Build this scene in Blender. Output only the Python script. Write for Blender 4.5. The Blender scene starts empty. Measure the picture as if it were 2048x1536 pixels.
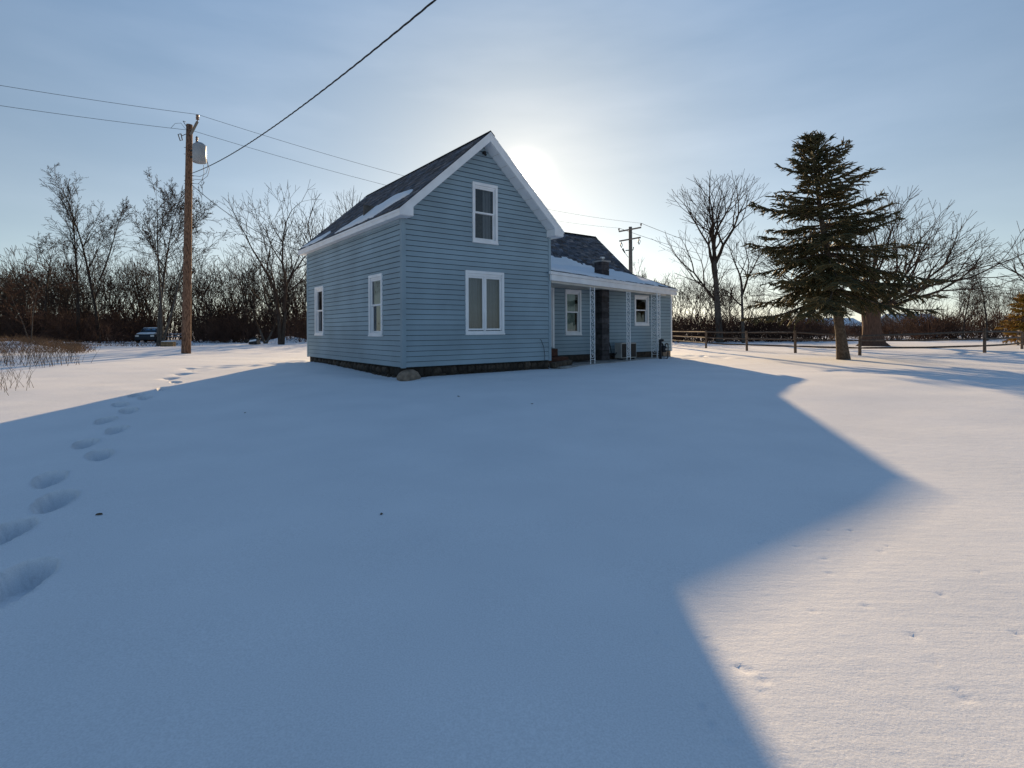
import bpy, bmesh, math, random
import numpy as np

# ------------------------------------------------------------------ camera, sky, sun, exposure
scene = bpy.context.scene
COL = scene.collection
F_PX, HORIZON, ROLL = 1063.15, 659.87, 0.0053          # measured on the 2048 x 1536 photograph
CAM_Z = 1.27
cam_data = bpy.data.cameras.new("camera")
cam = bpy.data.objects.new("camera", cam_data)
COL.objects.link(cam)
cam.location = (0, 0, CAM_Z)
cam.rotation_euler = (math.radians(90), ROLL, 0)
cam_data.sensor_fit = 'HORIZONTAL'
cam_data.sensor_width = 36.0
cam_data.lens = 36.0 * F_PX / 2048
cam_data.shift_x = 0.0
cam_data.shift_y = -(768 - HORIZON) / 2048
cam_data.clip_start = 0.05
cam_data.clip_end = 8000
scene.camera = cam

SUN_ELEV = math.atan2(659.87 - 362, F_PX)
SUN_AZ = math.atan2(1046.5 - 1024, F_PX)                # to the right of straight ahead (+Y)
SUN_DIR = (math.sin(SUN_AZ) * math.cos(SUN_ELEV), math.cos(SUN_AZ) * math.cos(SUN_ELEV), math.sin(SUN_ELEV))

world = bpy.data.worlds.new("World")
scene.world = world
world.use_nodes = True
wn, wl = world.node_tree.nodes, world.node_tree.links
wn.clear()
w_out = wn.new('ShaderNodeOutputWorld')
w_bg = wn.new('ShaderNodeBackground')
sky = wn.new('ShaderNodeTexSky')
sky.sky_type = 'NISHITA'
sky.sun_disc = False
sky.sun_elevation = SUN_ELEV
sky.sun_rotation = SUN_AZ
sky.altitude = 200
sky.air_density = 1.0
sky.dust_density = 0.25
sky.ozone_density = 2.2
w_bg.inputs['Strength'].default_value = 0.10
# thin veil of high cloud: brighter round the sun, streaky elsewhere
geo = wn.new('ShaderNodeTexCoord')
dotn = wn.new('ShaderNodeVectorMath'); dotn.operation = 'DOT_PRODUCT'
dotn.inputs[1].default_value = SUN_DIR
nrm = wn.new('ShaderNodeVectorMath'); nrm.operation = 'NORMALIZE'
wl.new(geo.outputs['Generated'], nrm.inputs[0])
wl.new(nrm.outputs[0], dotn.inputs[0])
def wmath(op, a, b=None, clamp=False):
    n = wn.new('ShaderNodeMath'); n.operation = op; n.use_clamp = clamp
    for i, v in enumerate((a, b)):
        if v is None: continue
        if isinstance(v, (int, float)): n.inputs[i].default_value = v
        else: wl.new(v, n.inputs[i])
    return n.outputs[0]
cosang = wmath('MAXIMUM', dotn.outputs['Value'], 0.0)
halo = wmath('MULTIPLY', wmath('POWER', cosang, 5.0), 0.25)
aure = wmath('MULTIPLY', wmath('POWER', cosang, 90.0), 0.17)
core = wmath('MULTIPLY', wmath('POWER', cosang, 2200.0), 12.0)
mapn = wn.new('ShaderNodeMapping'); mapn.inputs['Scale'].default_value = (1.6, 1.6, 7.0)
mapn.inputs['Rotation'].default_value = (0.0, math.radians(14), 0.3)
wl.new(nrm.outputs[0], mapn.inputs[0])
cloudn = wn.new('ShaderNodeTexNoise'); cloudn.inputs['Scale'].default_value = 1.7
cloudn.inputs['Detail'].default_value = 5.0; cloudn.inputs['Roughness'].default_value = 0.5
wl.new(mapn.outputs[0], cloudn.inputs['Vector'])
cloud = wmath('MULTIPLY', wmath('SUBTRACT', cloudn.outputs['Fac'], 0.40), 1.7, True)
veil = wmath('MULTIPLY', cloud, wmath('ADD', 0.55, wmath('MULTIPLY', wmath('POWER', cosang, 6.0), 1.2)))
def wcol(fac, col):
    n = wn.new('ShaderNodeVectorMath'); n.operation = 'SCALE'
    n.inputs[0].default_value = col
    wl.new(fac, n.inputs['Scale'])
    return n.outputs[0]
def wadd(a, b):
    n = wn.new('ShaderNodeVectorMath'); n.operation = 'ADD'
    wl.new(a, n.inputs[0]); wl.new(b, n.inputs[1])
    return n.outputs[0]
sepd = wn.new('ShaderNodeSeparateXYZ'); wl.new(nrm.outputs[0], sepd.inputs[0])
low = wn.new('ShaderNodeMapRange'); low.interpolation_type = 'SMOOTHSTEP'
low.inputs['From Min'].default_value = 0.15; low.inputs['From Max'].default_value = 0.85
low.inputs['To Min'].default_value = 1.0; low.inputs['To Max'].default_value = 0.0
wl.new(sepd.outputs['Z'], low.inputs['Value'])
bw = wn.new('ShaderNodeRGBToBW'); wl.new(sky.outputs['Color'], bw.inputs[0])
hazy = wcol(bw.outputs[0], (0.62, 0.675, 0.745))
clear = wn.new('ShaderNodeVectorMath'); clear.operation = 'MULTIPLY'; clear.inputs[1].default_value = (0.91, 1.13, 1.20)
wl.new(sky.outputs['Color'], clear.inputs[0])
tint = wn.new('ShaderNodeMix'); tint.data_type = 'VECTOR'
wl.new(wmath('MULTIPLY', low.outputs[0], 0.66), tint.inputs['Factor'])
wl.new(clear.outputs[0], tint.inputs[4]); wl.new(hazy, tint.inputs[5])
WS = 1.0
acc = wadd(tint.outputs[1], wcol(wmath('MULTIPLY', veil, 0.85 * WS), (0.95, 0.96, 1.0)))
acc = wadd(acc, wcol(wmath('MULTIPLY', halo, 3.0 * WS), (1.0, 0.94, 0.86)))
acc = wadd(acc, wcol(wmath('MULTIPLY', aure, 3.0 * WS), (1.0, 0.93, 0.80)))
acc = wadd(acc, wcol(wmath('MULTIPLY', core, 3.0 * WS), (1.0, 0.95, 0.85)))
# the low sky under the sun is a warm cream
lowest = wn.new('ShaderNodeMapRange'); lowest.interpolation_type = 'SMOOTHSTEP'
lowest.inputs['From Min'].default_value = 0.0; lowest.inputs['From Max'].default_value = 0.34
lowest.inputs['To Min'].default_value = 1.0; lowest.inputs['To Max'].default_value = 0.0
wl.new(sepd.outputs['Z'], lowest.inputs['Value'])
warm = wn.new('ShaderNodeMix'); warm.data_type = 'VECTOR'
wl.new(wmath('MAXIMUM', wmath('MULTIPLY', lowest.outputs[0], wmath('POWER', cosang, 3.0)), wmath('MULTIPLY', wmath('POWER', cosang, 16.0), 0.9)), warm.inputs['Factor'])
wl.new(acc, warm.inputs[4])
wmul = wn.new('ShaderNodeVectorMath'); wmul.operation = 'MULTIPLY'; wmul.inputs[1].default_value = (1.0, 0.86, 0.74)
wl.new(acc, wmul.inputs[0]); wl.new(wmul.outputs[0], warm.inputs[5])
wl.new(warm.outputs[1], w_bg.inputs['Color'])
wl.new(w_bg.outputs[0], w_out.inputs['Surface'])

sun_data = bpy.data.lights.new("sun", 'SUN')
sun_data.energy = 4.9
sun_data.angle = math.radians(0.53)
sun_data.color = (1.0, 0.71, 0.40)
sun = bpy.data.objects.new("sun", sun_data)
COL.objects.link(sun)
sun.location = (2, 40, 30)
sun.rotation_euler = (math.radians(90) - SUN_ELEV, 0, math.pi - SUN_AZ)

scene.view_settings.view_transform = 'Standard'
scene.view_settings.look = 'None'
scene.view_settings.gamma = 1.0
scene.view_settings.use_curve_mapping = False
scene.view_settings.exposure = 0.42
scene.cycles.max_bounces = 8
scene.cycles.transparent_max_bounces = 16
scene.cycles.sample_clamp_indirect = 6.0

R = math.radians
# ------------------------------------------------------------------ materials
def mat(name, col, rough=0.7, var=0.15, scale=8.0, bump=0.0, bscale=40.0, spec=0.3, metal=0.0, stretch=(1, 1, 1), attr=None, col2=None, ramp=(0.35, 0.65), obj_rand=0.0):
    m = bpy.data.materials.new(name); m.use_nodes = True
    nt = m.node_tree; N, Lk = nt.nodes, nt.links
    b = N['Principled BSDF']
    b.inputs['Roughness'].default_value = rough
    b.inputs['Specular IOR Level'].default_value = spec
    b.inputs['Metallic'].default_value = metal
    tc = N.new('ShaderNodeTexCoord'); mp = N.new('ShaderNodeMapping')
    mp.inputs['Scale'].default_value = stretch
    Lk.new(tc.outputs['Object'], mp.inputs[0])
    no = N.new('ShaderNodeTexNoise'); no.inputs['Scale'].default_value = scale
    no.inputs['Detail'].default_value = 6
    Lk.new(mp.outputs[0], no.inputs['Vector'])
    cr = N.new('ShaderNodeValToRGB')
    e = cr.color_ramp.elements
    c2 = col2 if col2 else tuple(min(1, c * (1 + var)) for c in col)
    c1 = col if col2 else tuple(c * (1 - var) for c in col)
    e[0].position, e[0].color = ramp[0], (*c1, 1)
    e[1].position, e[1].color = ramp[1], (*c2, 1)
    Lk.new(no.outputs['Fac'], cr.inputs[0])
    out = cr.outputs[0]
    if obj_rand:
        oi = N.new('ShaderNodeObjectInfo'); hs = N.new('ShaderNodeHueSaturation')
        ma = N.new('ShaderNodeMapRange'); ma.inputs[3].default_value = 1 - obj_rand; ma.inputs[4].default_value = 1 + obj_rand
        Lk.new(oi.outputs['Random'], ma.inputs[0]); Lk.new(ma.outputs[0], hs.inputs['Value'])
        Lk.new(out, hs.inputs['Color']); out = hs.outputs[0]
    if attr:
        at = N.new('ShaderNodeAttribute'); at.attribute_name = attr
        mx = N.new('ShaderNodeMix'); mx.data_type = 'RGBA'; mx.blend_type = 'MULTIPLY'
        mx.inputs[0].default_value = 1.0
        Lk.new(out, mx.inputs[6]); Lk.new(at.outputs['Color'], mx.inputs[7])
        out = mx.outputs[2]
    Lk.new(out, b.inputs['Base Color'])
    if bump:
        n2 = N.new('ShaderNodeTexNoise'); n2.inputs['Scale'].default_value = bscale; n2.inputs['Detail'].default_value = 5
        Lk.new(mp.outputs[0], n2.inputs['Vector'])
        bp = N.new('ShaderNodeBump'); bp.inputs['Strength'].default_value = bump; bp.inputs['Distance'].default_value = 0.02
        Lk.new(n2.outputs['Fac'], bp.inputs['Height']); Lk.new(bp.outputs[0], b.inputs['Normal'])
    return m

def snow_material(name, ripple=True):
    m = bpy.data.materials.new(name); m.use_nodes = True
    nt = m.node_tree; N, Lk = nt.nodes, nt.links
    b = N['Principled BSDF']
    b.inputs['Roughness'].default_value = 0.75
    b.inputs['Specular IOR Level'].default_value = 0.25
    tc = N.new('ShaderNodeTexCoord')
    no = N.new('ShaderNodeTexNoise'); no.inputs['Scale'].default_value = 0.9; no.inputs['Detail'].default_value = 8
    Lk.new(tc.outputs['Object'], no.inputs['Vector'])
    cr = N.new('ShaderNodeValToRGB')
    cr.color_ramp.elements[0].position = 0.3; cr.color_ramp.elements[0].color = (0.80, 0.82, 0.85, 1)
    cr.color_ramp.elements[1].position = 0.7; cr.color_ramp.elements[1].color = (0.87, 0.885, 0.91, 1)
    Lk.new(no.outputs['Fac'], cr.inputs[0]); Lk.new(cr.outputs[0], b.inputs['Base Color'])
    gt = N.new('ShaderNodeTexNoise'); gt.inputs['Scale'].default_value = 120; gt.inputs['Detail'].default_value = 2
    Lk.new(tc.outputs['Object'], gt.inputs['Vector'])
    gm_ = N.new('ShaderNodeMapRange'); gm_.inputs[1].default_value = .3; gm_.inputs[2].default_value = .7; gm_.inputs[3].default_value = .90; gm_.inputs[4].default_value = 1.06
    Lk.new(gt.outputs['Fac'], gm_.inputs[0])
    gx = N.new('ShaderNodeVectorMath'); gx.operation = 'SCALE'
    Lk.new(cr.outputs[0], gx.inputs[0]); Lk.new(gm_.outputs[0], gx.inputs['Scale']); Lk.new(gx.outputs[0], b.inputs['Base Color'])
    # grain
    g = N.new('ShaderNodeTexNoise'); g.inputs['Scale'].default_value = 95; g.inputs['Detail'].default_value = 3
    Lk.new(tc.outputs['Object'], g.inputs['Vector'])
    b1 = N.new('ShaderNodeBump'); b1.inputs['Strength'].default_value = 0.22; b1.inputs['Distance'].default_value = 0.006
    Lk.new(g.outputs['Fac'], b1.inputs['Height'])
    last = b1
    if ripple:
        mp = N.new('ShaderNodeMapping'); mp.inputs['Scale'].default_value = (1.3, 8.0, 1); mp.inputs['Rotation'].default_value = (0, 0, R(8))
        Lk.new(tc.outputs['Object'], mp.inputs[0])
        r = N.new('ShaderNodeTexNoise'); r.inputs['Scale'].default_value = 2.2; r.inputs['Detail'].default_value = 6; r.inputs['Roughness'].default_value = 0.6
        Lk.new(mp.outputs[0], r.inputs['Vector'])
        b2 = N.new('ShaderNodeBump'); b2.inputs['Strength'].default_value = 0.20; b2.inputs['Distance'].default_value = 0.014
        Lk.new(r.outputs['Fac'], b2.inputs['Height']); Lk.new(b1.outputs[0], b2.inputs['Normal'])
        last = b2
    if ripple:
        c_ = N.new('ShaderNodeTexNoise'); c_.inputs['Scale'].default_value = 7.0; c_.inputs['Detail'].default_value = 7; c_.inputs['Roughness'].default_value = 0.62
        Lk.new(tc.outputs['Object'], c_.inputs['Vector'])
        b3 = N.new('ShaderNodeBump'); b3.inputs['Strength'].default_value = 0.16; b3.inputs['Distance'].default_value = 0.03
        Lk.new(c_.outputs['Fac'], b3.inputs['Height']); Lk.new(last.outputs[0], b3.inputs['Normal']); last = b3
    Lk.new(last.outputs[0], b.inputs['Normal'])
    return m

def glass_material(name, tint=(0.02, 0.025, 0.03)):
    m = bpy.data.materials.new(name); m.use_nodes = True
    N, Lk = m.node_tree.nodes, m.node_tree.links
    N.clear()
    o = N.new('ShaderNodeOutputMaterial'); gl = N.new('ShaderNodeBsdfGlossy'); tr = N.new('ShaderNodeBsdfTransparent')
    gl.inputs['Roughness'].default_value = 0.02; gl.inputs['Color'].default_value = (0.9, 0.95, 1, 1)
    tr.inputs['Color'].default_value = (0.80, 0.83, 0.84, 1)
    fr = N.new('ShaderNodeFresnel'); fr.inputs['IOR'].default_value = 1.85
    no = N.new('ShaderNodeTexNoise'); no.inputs['Scale'].default_value = 1.4
    bp = N.new('ShaderNodeBump'); bp.inputs['Strength'].default_value = 0.04; bp.inputs['Distance'].default_value = 0.03
    Lk.new(no.outputs['Fac'], bp.inputs['Height']); Lk.new(bp.outputs[0], gl.inputs['Normal'])
    mx = N.new('ShaderNodeMixShader')
    Lk.new(fr.outputs[0], mx.inputs[0]); Lk.new(tr.outputs[0], mx.inputs[1]); Lk.new(gl.outputs[0], mx.inputs[2])
    Lk.new(mx.outputs[0], o.inputs['Surface'])
    return m

M = dict(
    snow=snow_material('snow'),
    roof_snow=snow_material('roof_snow', False),
    siding=mat('blue_siding', (0.270, 0.360, 0.415), 0.5, 0.11, 0.8, 0.05, 60, 0.35, stretch=(1, 1, 1), obj_rand=0.05),
    sheath=mat('sheathing', (0.03, 0.045, 0.055), 0.8, 0.1),
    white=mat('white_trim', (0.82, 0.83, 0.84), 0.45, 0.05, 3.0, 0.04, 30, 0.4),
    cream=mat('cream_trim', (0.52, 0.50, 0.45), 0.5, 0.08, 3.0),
    shingle=mat('shingle', (0.125, 0.135, 0.160), 0.9, 0.30, 14.0, 0.5, 120, 0.2, attr='Col'),
    underlay=mat('underlay', (0.05, 0.05, 0.055), 0.9),
    stone=mat('fieldstone', (0.055, 0.043, 0.033), 0.85, 0.4, 9.0, 0.6, 20, obj_rand=0.45),
    boulder=mat('tan_boulder', (0.24, 0.185, 0.14), 0.85, 0.3, 7.0, 0.8, 14),
    mortar=mat('old_mortar', (0.035, 0.03, 0.026), 0.95, 0.3, 6.0),
    block=mat('dark_block', (0.060, 0.055, 0.058), 0.9, 0.35, 6.0, 0.5, 50, obj_rand=0.35),
    concrete=mat('concrete', (0.30, 0.29, 0.28), 0.9, 0.2, 4.0, 0.3, 30),
    galv=mat('galvanised', (0.55, 0.57, 0.58), 0.4, 0.12, 6.0, metal=0.8),
    iron=mat('painted_iron', (0.78, 0.80, 0.82), 0.5, 0.15, 20.0),
    black=mat('black_metal', (0.018, 0.019, 0.021), 0.5, 0.2, 8.0),
    acbox=mat('ac_casing', (0.40, 0.40, 0.38), 0.5, 0.1, 5.0),
    redwood=mat('red_wood', (0.085, 0.034, 0.022), 0.7, 0.3, 6.0, 0.3, 30, stretch=(1, 1, 4)),
    curtain=mat('curtain', (0.24, 0.27, 0.32), 0.8, 0.05, 5.0),
    green_curtain=mat('green_curtain', (0.34, 0.44, 0.40), 0.85, 0.1, 5.0),
    glass=glass_material('window_glass'),
    room=mat('dark_room', (0.10, 0.09, 0.08), 0.9, 0.2),
    pole=mat('pole_wood', (0.075, 0.040, 0.026), 0.85, 0.45, 13.0, 0.9, 40, stretch=(2.2, 2.2, 0.5), col2=(0.27, 0.155, 0.10), ramp=(0.36, 0.62)),
    grey_pole=mat('weathered_pole', (0.20, 0.175, 0.15), 0.85, 0.3, 10.0, 0.5, 40, stretch=(3, 3, 0.25)),
    porcelain=mat('porcelain', (0.16, 0.09, 0.06), 0.25, 0.1, 5.0, spec=0.5),
    tank=mat('transformer_grey', (0.30, 0.32, 0.34), 0.35, 0.06, 4.0, spec=0.5),
    wire=mat('wire_black', (0.02, 0.02, 0.022), 0.6, 0.1),
    bark=mat('bark', (0.050, 0.038, 0.030), 0.9, 0.35, 9.0, 0.8, 30, stretch=(2, 2, 0.4)),
    bark_grey=mat('bark_grey', (0.085, 0.074, 0.064), 0.9, 0.3, 9.0, 0.8, 30, stretch=(2, 2, 0.4)),
    bark_red=mat('bark_reddish', (0.105, 0.062, 0.044), 0.9, 0.35, 9.0, 1.0, 12, stretch=(3, 3, 0.3)),
    twig=mat('twig', (0.052, 0.037, 0.029), 0.9, 0.3, 3.0, spec=0.1),
    brush=mat('brush_twig', (0.088, 0.050, 0.036), 0.9, 0.45, 0.5, spec=0.1),
    needle=mat('spruce_needle', (0.050, 0.056, 0.028), 0.7, 0.5, 2.2, col2=(0.125, 0.092, 0.036), spec=0.2),
    spruce_bark=mat('spruce_bark', (0.10, 0.075, 0.055), 0.9, 0.35, 12.0, 1.0, 25),
    gold=mat('golden_needle', (0.30, 0.17, 0.025), 0.7, 0.4, 3.0, spec=0.2),
    dry=mat('dry_grass', (0.165, 0.100, 0.058), 0.9, 0.4, 2.0),
    weed=mat('weed_stem', (0.11, 0.075, 0.05), 0.9, 0.4, 2.0),
    rail=mat('fence_wood', (0.15, 0.105, 0.075), 0.85, 0.35, 7.0, 0.5, 30, stretch=(1, 1, 1), obj_rand=0.15),
    rail_dark=mat('fence_rail_wood', (0.095, 0.072, 0.056), 0.85, 0.35, 7.0, 0.5, 30, obj_rand=0.15),
    carpaint=mat('dark_car_paint', (0.012, 0.014, 0.020), 0.3, 0.1, 5.0, spec=0.5),
    tyre=mat('tyre', (0.02, 0.02, 0.02), 0.9, 0.2),
    straw=mat('weathered_box', (0.28, 0.19, 0.10), 0.9, 0.3, 8.0, 0.5, 30),
    far_wall=mat('far_wall', (0.20, 0.18, 0.17), 0.8, 0.1),
    leaf=mat('dead_leaf', (0.09, 0.06, 0.035), 0.8, 0.3, 40.0),
)

# ------------------------------------------------------------------ mesh helpers
def mesh_np(name, verts, faces, material, parent=None, smooth=False, colors=None, loc=None):
    """verts (n,3) array, faces (m,k) array with k constant"""
    me = bpy.data.meshes.new(name)
    verts = np.asarray(verts, dtype=np.float32); faces = np.asarray(faces, dtype=np.int32)
    nf, k = faces.shape
    me.vertices.add(len(verts)); me.vertices.foreach_set('co', verts.ravel())
    me.loops.add(nf * k); me.loops.foreach_set('vertex_index', faces.ravel())
    me.polygons.add(nf)
    me.polygons.foreach_set('loop_start', np.arange(0, nf * k, k, dtype=np.int32))
    try: me.polygons.foreach_set('loop_total', np.full(nf, k, dtype=np.int32))
    except Exception: pass
    if smooth: me.polygons.foreach_set('use_smooth', np.ones(nf, dtype=bool))
    me.update(calc_edges=True)
    if colors is not None:
        ca = me.color_attributes.new('Col', 'FLOAT_COLOR', 'POINT')
        ca.data.foreach_set('color', np.asarray(colors, dtype=np.float32).ravel())
    if material: me.materials.append(material)
    o = bpy.data.objects.new(name, me); COL.objects.link(o)
    if parent: o.parent = parent
    if loc: o.location = loc
    return o

class MB:
    def __init__(s): s.v = []; s.f = []
    def quadstrip(s, ring_list, close=True, caps=True):
        base = len(s.v); n = len(ring_list[0])
        for r in ring_list: s.v.extend(r)
        m = n if close else n - 1
        for i in range(len(ring_list) - 1):
            for j in range(m):
                a = base + i * n + j; b = base + i * n + (j + 1) % n
                s.f.append((a, b, b + n, a + n))
        if caps:
            s.f.append(tuple(base + j for j in reversed(range(n))))
            e = base + (len(ring_list) - 1) * n
            s.f.append(tuple(e + j for j in range(n)))
    def box(s, x0, x1, y0, y1, z0, z1):
        s.quadstrip([[(x0, y0, z0), (x1, y0, z0), (x1, y1, z0), (x0, y1, z0)], [(x0, y0, z1), (x1, y0, z1), (x1, y1, z1), (x0, y1, z1)]])
        return s
    def hexa(s, bot, top):
        s.quadstrip([bot, top]); return s
    def prism(s, poly, fn, a, b):
        """poly 2D points, fn(p, t) -> 3D"""
        s.quadstrip([[fn(p, a) for p in poly], [fn(p, b) for p in poly]]); return s
    def tube(s, pts, r, sides=6, caps=True):
        pts = [np.array(p, float) for p in pts]
        rr = r if isinstance(r, (list, tuple)) else [r] * len(pts)
        rings = []; up = None
        for i, p in enumerate(pts):
            d = pts[min(i + 1, len(pts) - 1)] - pts[max(i - 1, 0)]
            d = d / (np.linalg.norm(d) + 1e-9)
            if up is None:
                up = np.array((0, 0, 1.0)) if abs(d[2]) < 0.9 else np.array((1.0, 0, 0))
            sx = np.cross(d, up); sx /= np.linalg.norm(sx) + 1e-9
            up = np.cross(sx, d)
            rings.append([tuple(p + rr[i] * (math.cos(2 * math.pi * k / sides) * sx + math.sin(2 * math.pi * k / sides) * up)) for k in range(sides)])
        s.quadstrip(rings, caps=caps); return s
    def lathe(s, prof, c=(0, 0, 0), n=16):
        rings = [[(c[0] + r * math.cos(2 * math.pi * k / n), c[1] + r * math.sin(2 * math.pi * k / n), c[2] + z) for k in range(n)] for r, z in prof]
        s.quadstrip(rings); return s
    def build(s, name, material, parent=None, smooth=False, bevel=0.0, fix=True):
        me = bpy.data.meshes.new(name); me.from_pydata([tuple(map(float, p)) for p in s.v], [], s.f)
        if fix:
            bm = bmesh.new(); bm.from_mesh(me)
            bmesh.ops.recalc_face_normals(bm, faces=bm.faces)
            if bevel: bmesh.ops.bevel(bm, geom=list(bm.edges), offset=bevel, segments=1, affect='EDGES', clamp_overlap=True)
            bm.to_mesh(me); bm.free()
        if smooth: me.polygons.foreach_set('use_smooth', [True] * len(me.polygons))
        me.materials.append(material)
        o = bpy.data.objects.new(name, me); COL.objects.link(o)
        if parent: o.parent = parent
        return o

def tag(o, label=None, cat=None, group=None, kind=None):
    if label: o['label'] = label
    if cat: o['category'] = cat
    if group: o['group'] = group
    if kind: o['kind'] = kind
    return o
def thing(name, label, cat, loc=(0, 0, 0), rz=0, group=None):
    o = bpy.data.objects.new(name, None); COL.objects.link(o)
    o.empty_display_size = 0.2
    o.location = loc; o.rotation_euler = (0, 0, rz)
    return tag(o, label, cat, group)

def ss(a, b, x):
    t = np.clip((x - a) / (b - a), 0, 1); return t * t * (3 - 2 * t)
def vnoise(x, y, seed=0):
    xi = np.floor(x).astype(np.int64); yi = np.floor(y).astype(np.int64)
    fx, fy = x - xi, y - yi
    fx = fx * fx * (3 - 2 * fx); fy = fy * fy * (3 - 2 * fy)
    def h(a, b):
        n = (a * 374761393 + b * 668265263 + seed * 1442695) & 0x7fffffff
        n = ((n ^ (n >> 13)) * 1274126177) & 0x7fffffff
        return ((n ^ (n >> 16)) & 0xffff) / 65535.0
    return (h(xi, yi) * (1 - fx) + h(xi + 1, yi) * fx) * (1 - fy) + (h(xi, yi + 1) * (1 - fx) + h(xi + 1, yi + 1) * fx) * fy - 0.5

# ------------------------------------------------------------------ terrain
HX, HY, TH = -2.7165, 13.2231, 0.6527                  # front corner of the house, yaw
CT, ST = math.cos(TH), math.sin(TH)
def to_local(x, y):
    dx, dy = x - HX, y - HY
    return dx * CT + dy * ST, -dx * ST + dy * CT
def to_world(u, v): return HX + u * CT - v * ST, HY + u * ST + v * CT

def ground_base(x, y):
    x = np.asarray(x, float); y = np.asarray(y, float)
    z = -0.18 + 0.26 * ss(4.5, 13.5, y)
    z = z + 0.10 * ss(-3.2, -7.5, x) * ss(12.0, 17.5, y)
    z = z + 0.05 * ss(-8, -14, x) * ss(16, 24, y)
    far = ss(15, 26, y) * ss(4, -5, x)
    z = z + far * (0.10 * vnoise(x * 0.16, y * 0.35, 3) + 0.07 * vnoise(x * 0.5 + 3, y * 0.9, 4))
    z = z + 0.035 * vnoise(x * 0.35, y * 0.45, 1) + 0.015 * vnoise(x * 1.1, y * 1.6, 2)
    # overgrown bank at the far left
    z = z + ss(0.5, -3.0, x + .83 * y) * ss(25, 30, y) * (1 - ss(48, 60, y)) * (0.42 + .4 * vnoise(x * .5, y * .5, 19))
    return z
def pix_ray(x, y):
    a, b = x - 1024, -(y - HORIZON); c, s = math.cos(ROLL), math.sin(ROLL)
    return (a * c + b * s) / F_PX, (-a * s + b * c) / F_PX
def pix_ground(x, y):
    rx, rz = pix_ray(x, y); z = 0.0
    for _ in range(30):
        Y = (z - CAM_Z) / rz
        z = 0.5 * z + 0.5 * float(ground_base(rx * Y, Y))
    Y = (z - CAM_Z) / rz
    return rx * Y, Y, z
def pix_at(x, y, Y):
    rx, rz = pix_ray(x, y); return rx * Y, Y, CAM_Z + rz * Y

prints = []
for px, py, sc in [(35, 1167, 1.15), (12, 1068, 1.05), (109, 1004, 1.1), (98, 960, 1), (200, 911, 1), (170, 889, 1), (233, 860, 1), (210, 842, 1), (257, 822, 1),
               (241, 810, .95), (290, 796, .95), (272, 791, .9), (325, 778, .95), (352, 765, .9), (343, 758, .9), (365, 749, .9), (392, 742, .9), (378, 737, .8)]:
    X, Y, Z = pix_ground(px, py); prints.append((X, Y, sc))
pk = 0.035
tracks = [(1735, 1212, .028), (1478, 1334, .03), (1497, 1341, .035), (1526, 1361, .032), (1828, 1272, .03), (1815, 1252, .02), (1866, 1320, .026), (1874, 1328, .022), (1930, 1397, .04), (1918, 1380, .025),
          (1885, 1190, .03), (1650, 1118, .035), (1655, 1060, .03), (1772, 1092, .025), (1700, 1061, .028), (1415, 1278, .025), (1410, 1317, .022), (1425, 1303, .02), (1332, 1291, .022), (1310, 1266, .025),
          (1525, 1082, .03), (1520, 1087, .025), (1660, 1147, .03), (1590, 1093, .03), (1425, 1452, .035), (1460, 1486, .04), (1448, 1462, .025), (1760, 1103, .02), (1623, 1222, .02), (2035, 1267, .035), (1085, 1378, .05), (1060, 1383, .04), (1190, 1135, .03), (1955, 1144, .02), (1520, 1385, .02), (1405, 1412, .03), (970, 1355, .03)]
track_pts = [(*pix_ground(a, b)[:2], r) for a, b, r in tracks]

def axis(parts):
    out = [parts[0][0]]
    for a, b, st in parts:
        n = max(1, int(round((b - a) / st))); out.extend(np.linspace(a, b, n + 1)[1:])
    return np.array(out)
geo_up = lambda a, b, n: list(np.geomspace(a, b, n))[1:]
xs = axis([(-30, -8.5, .16), (-8.5, -1.2, .025), (-1.2, 0.2, .06), (0.2, 3.6, .022), (3.6, 18, .12), (18, 34, .4)])
xs = np.concatenate([[-v for v in reversed(geo_up(30, 3000, 22))], xs, geo_up(34, 3000, 22)])
ys = axis([(-6, 1.4, .4), (1.4, 4.2, .016), (4.2, 13, .035), (13, 32, .12), (32, 70, .8)])
ys = np.concatenate([[-v for v in reversed(geo_up(6, 600, 12))], ys, geo_up(70, 4000, 24)])
GX, GY = np.meshgrid(xs, ys)
GZ = ground_base(GX, GY)
damp = 1 - ss(60, 200, np.hypot(GX, GY))
GZ = GZ * damp
rng = np.random.default_rng(5)
fine_n = vnoise(GX * 26, GY * 26, 7) + 0.5 * vnoise(GX * 60, GY * 60, 8)
for i, (X, Y, sc) in enumerate(prints):
    hd = math.atan2(0.86, -0.5) + rng.normal(0, .10)
    cx, cy = math.cos(hd), math.sin(hd)
    a, b = .33 * sc, .115 * sc
    msk = (np.abs(GX - X) < .6) & (np.abs(GY - Y) < .6)
    dx, dy = GX[msk] - X, GY[msk] - Y
    al, ac = dx * cx + dy * cy, -dx * cy + dy * cx
    w = b * (1 + 0.25 * al / a)
    q = np.sqrt((al / a) ** 2 + (ac / w) ** 2) + 0.09 * fine_n[msk]
    dep = (1 - ss(.88, 1.0, q)) * (.095 + .055 * al / a) * (1 + .12 * fine_n[msk])
    rim = np.exp(-((q - 1.12) / .14) ** 2) * .010
    GZ[msk] += rim - dep * sc
for X, Y, r in track_pts:
    msk = (np.abs(GX - X) < .3) & (np.abs(GY - Y) < .3)
    q = np.hypot((GX[msk] - X) * 1.3, (GY[msk] - Y) * .8) / (r * .62)
    GZ[msk] -= .008 * (1 - ss(.4, 1.15, q))
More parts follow.
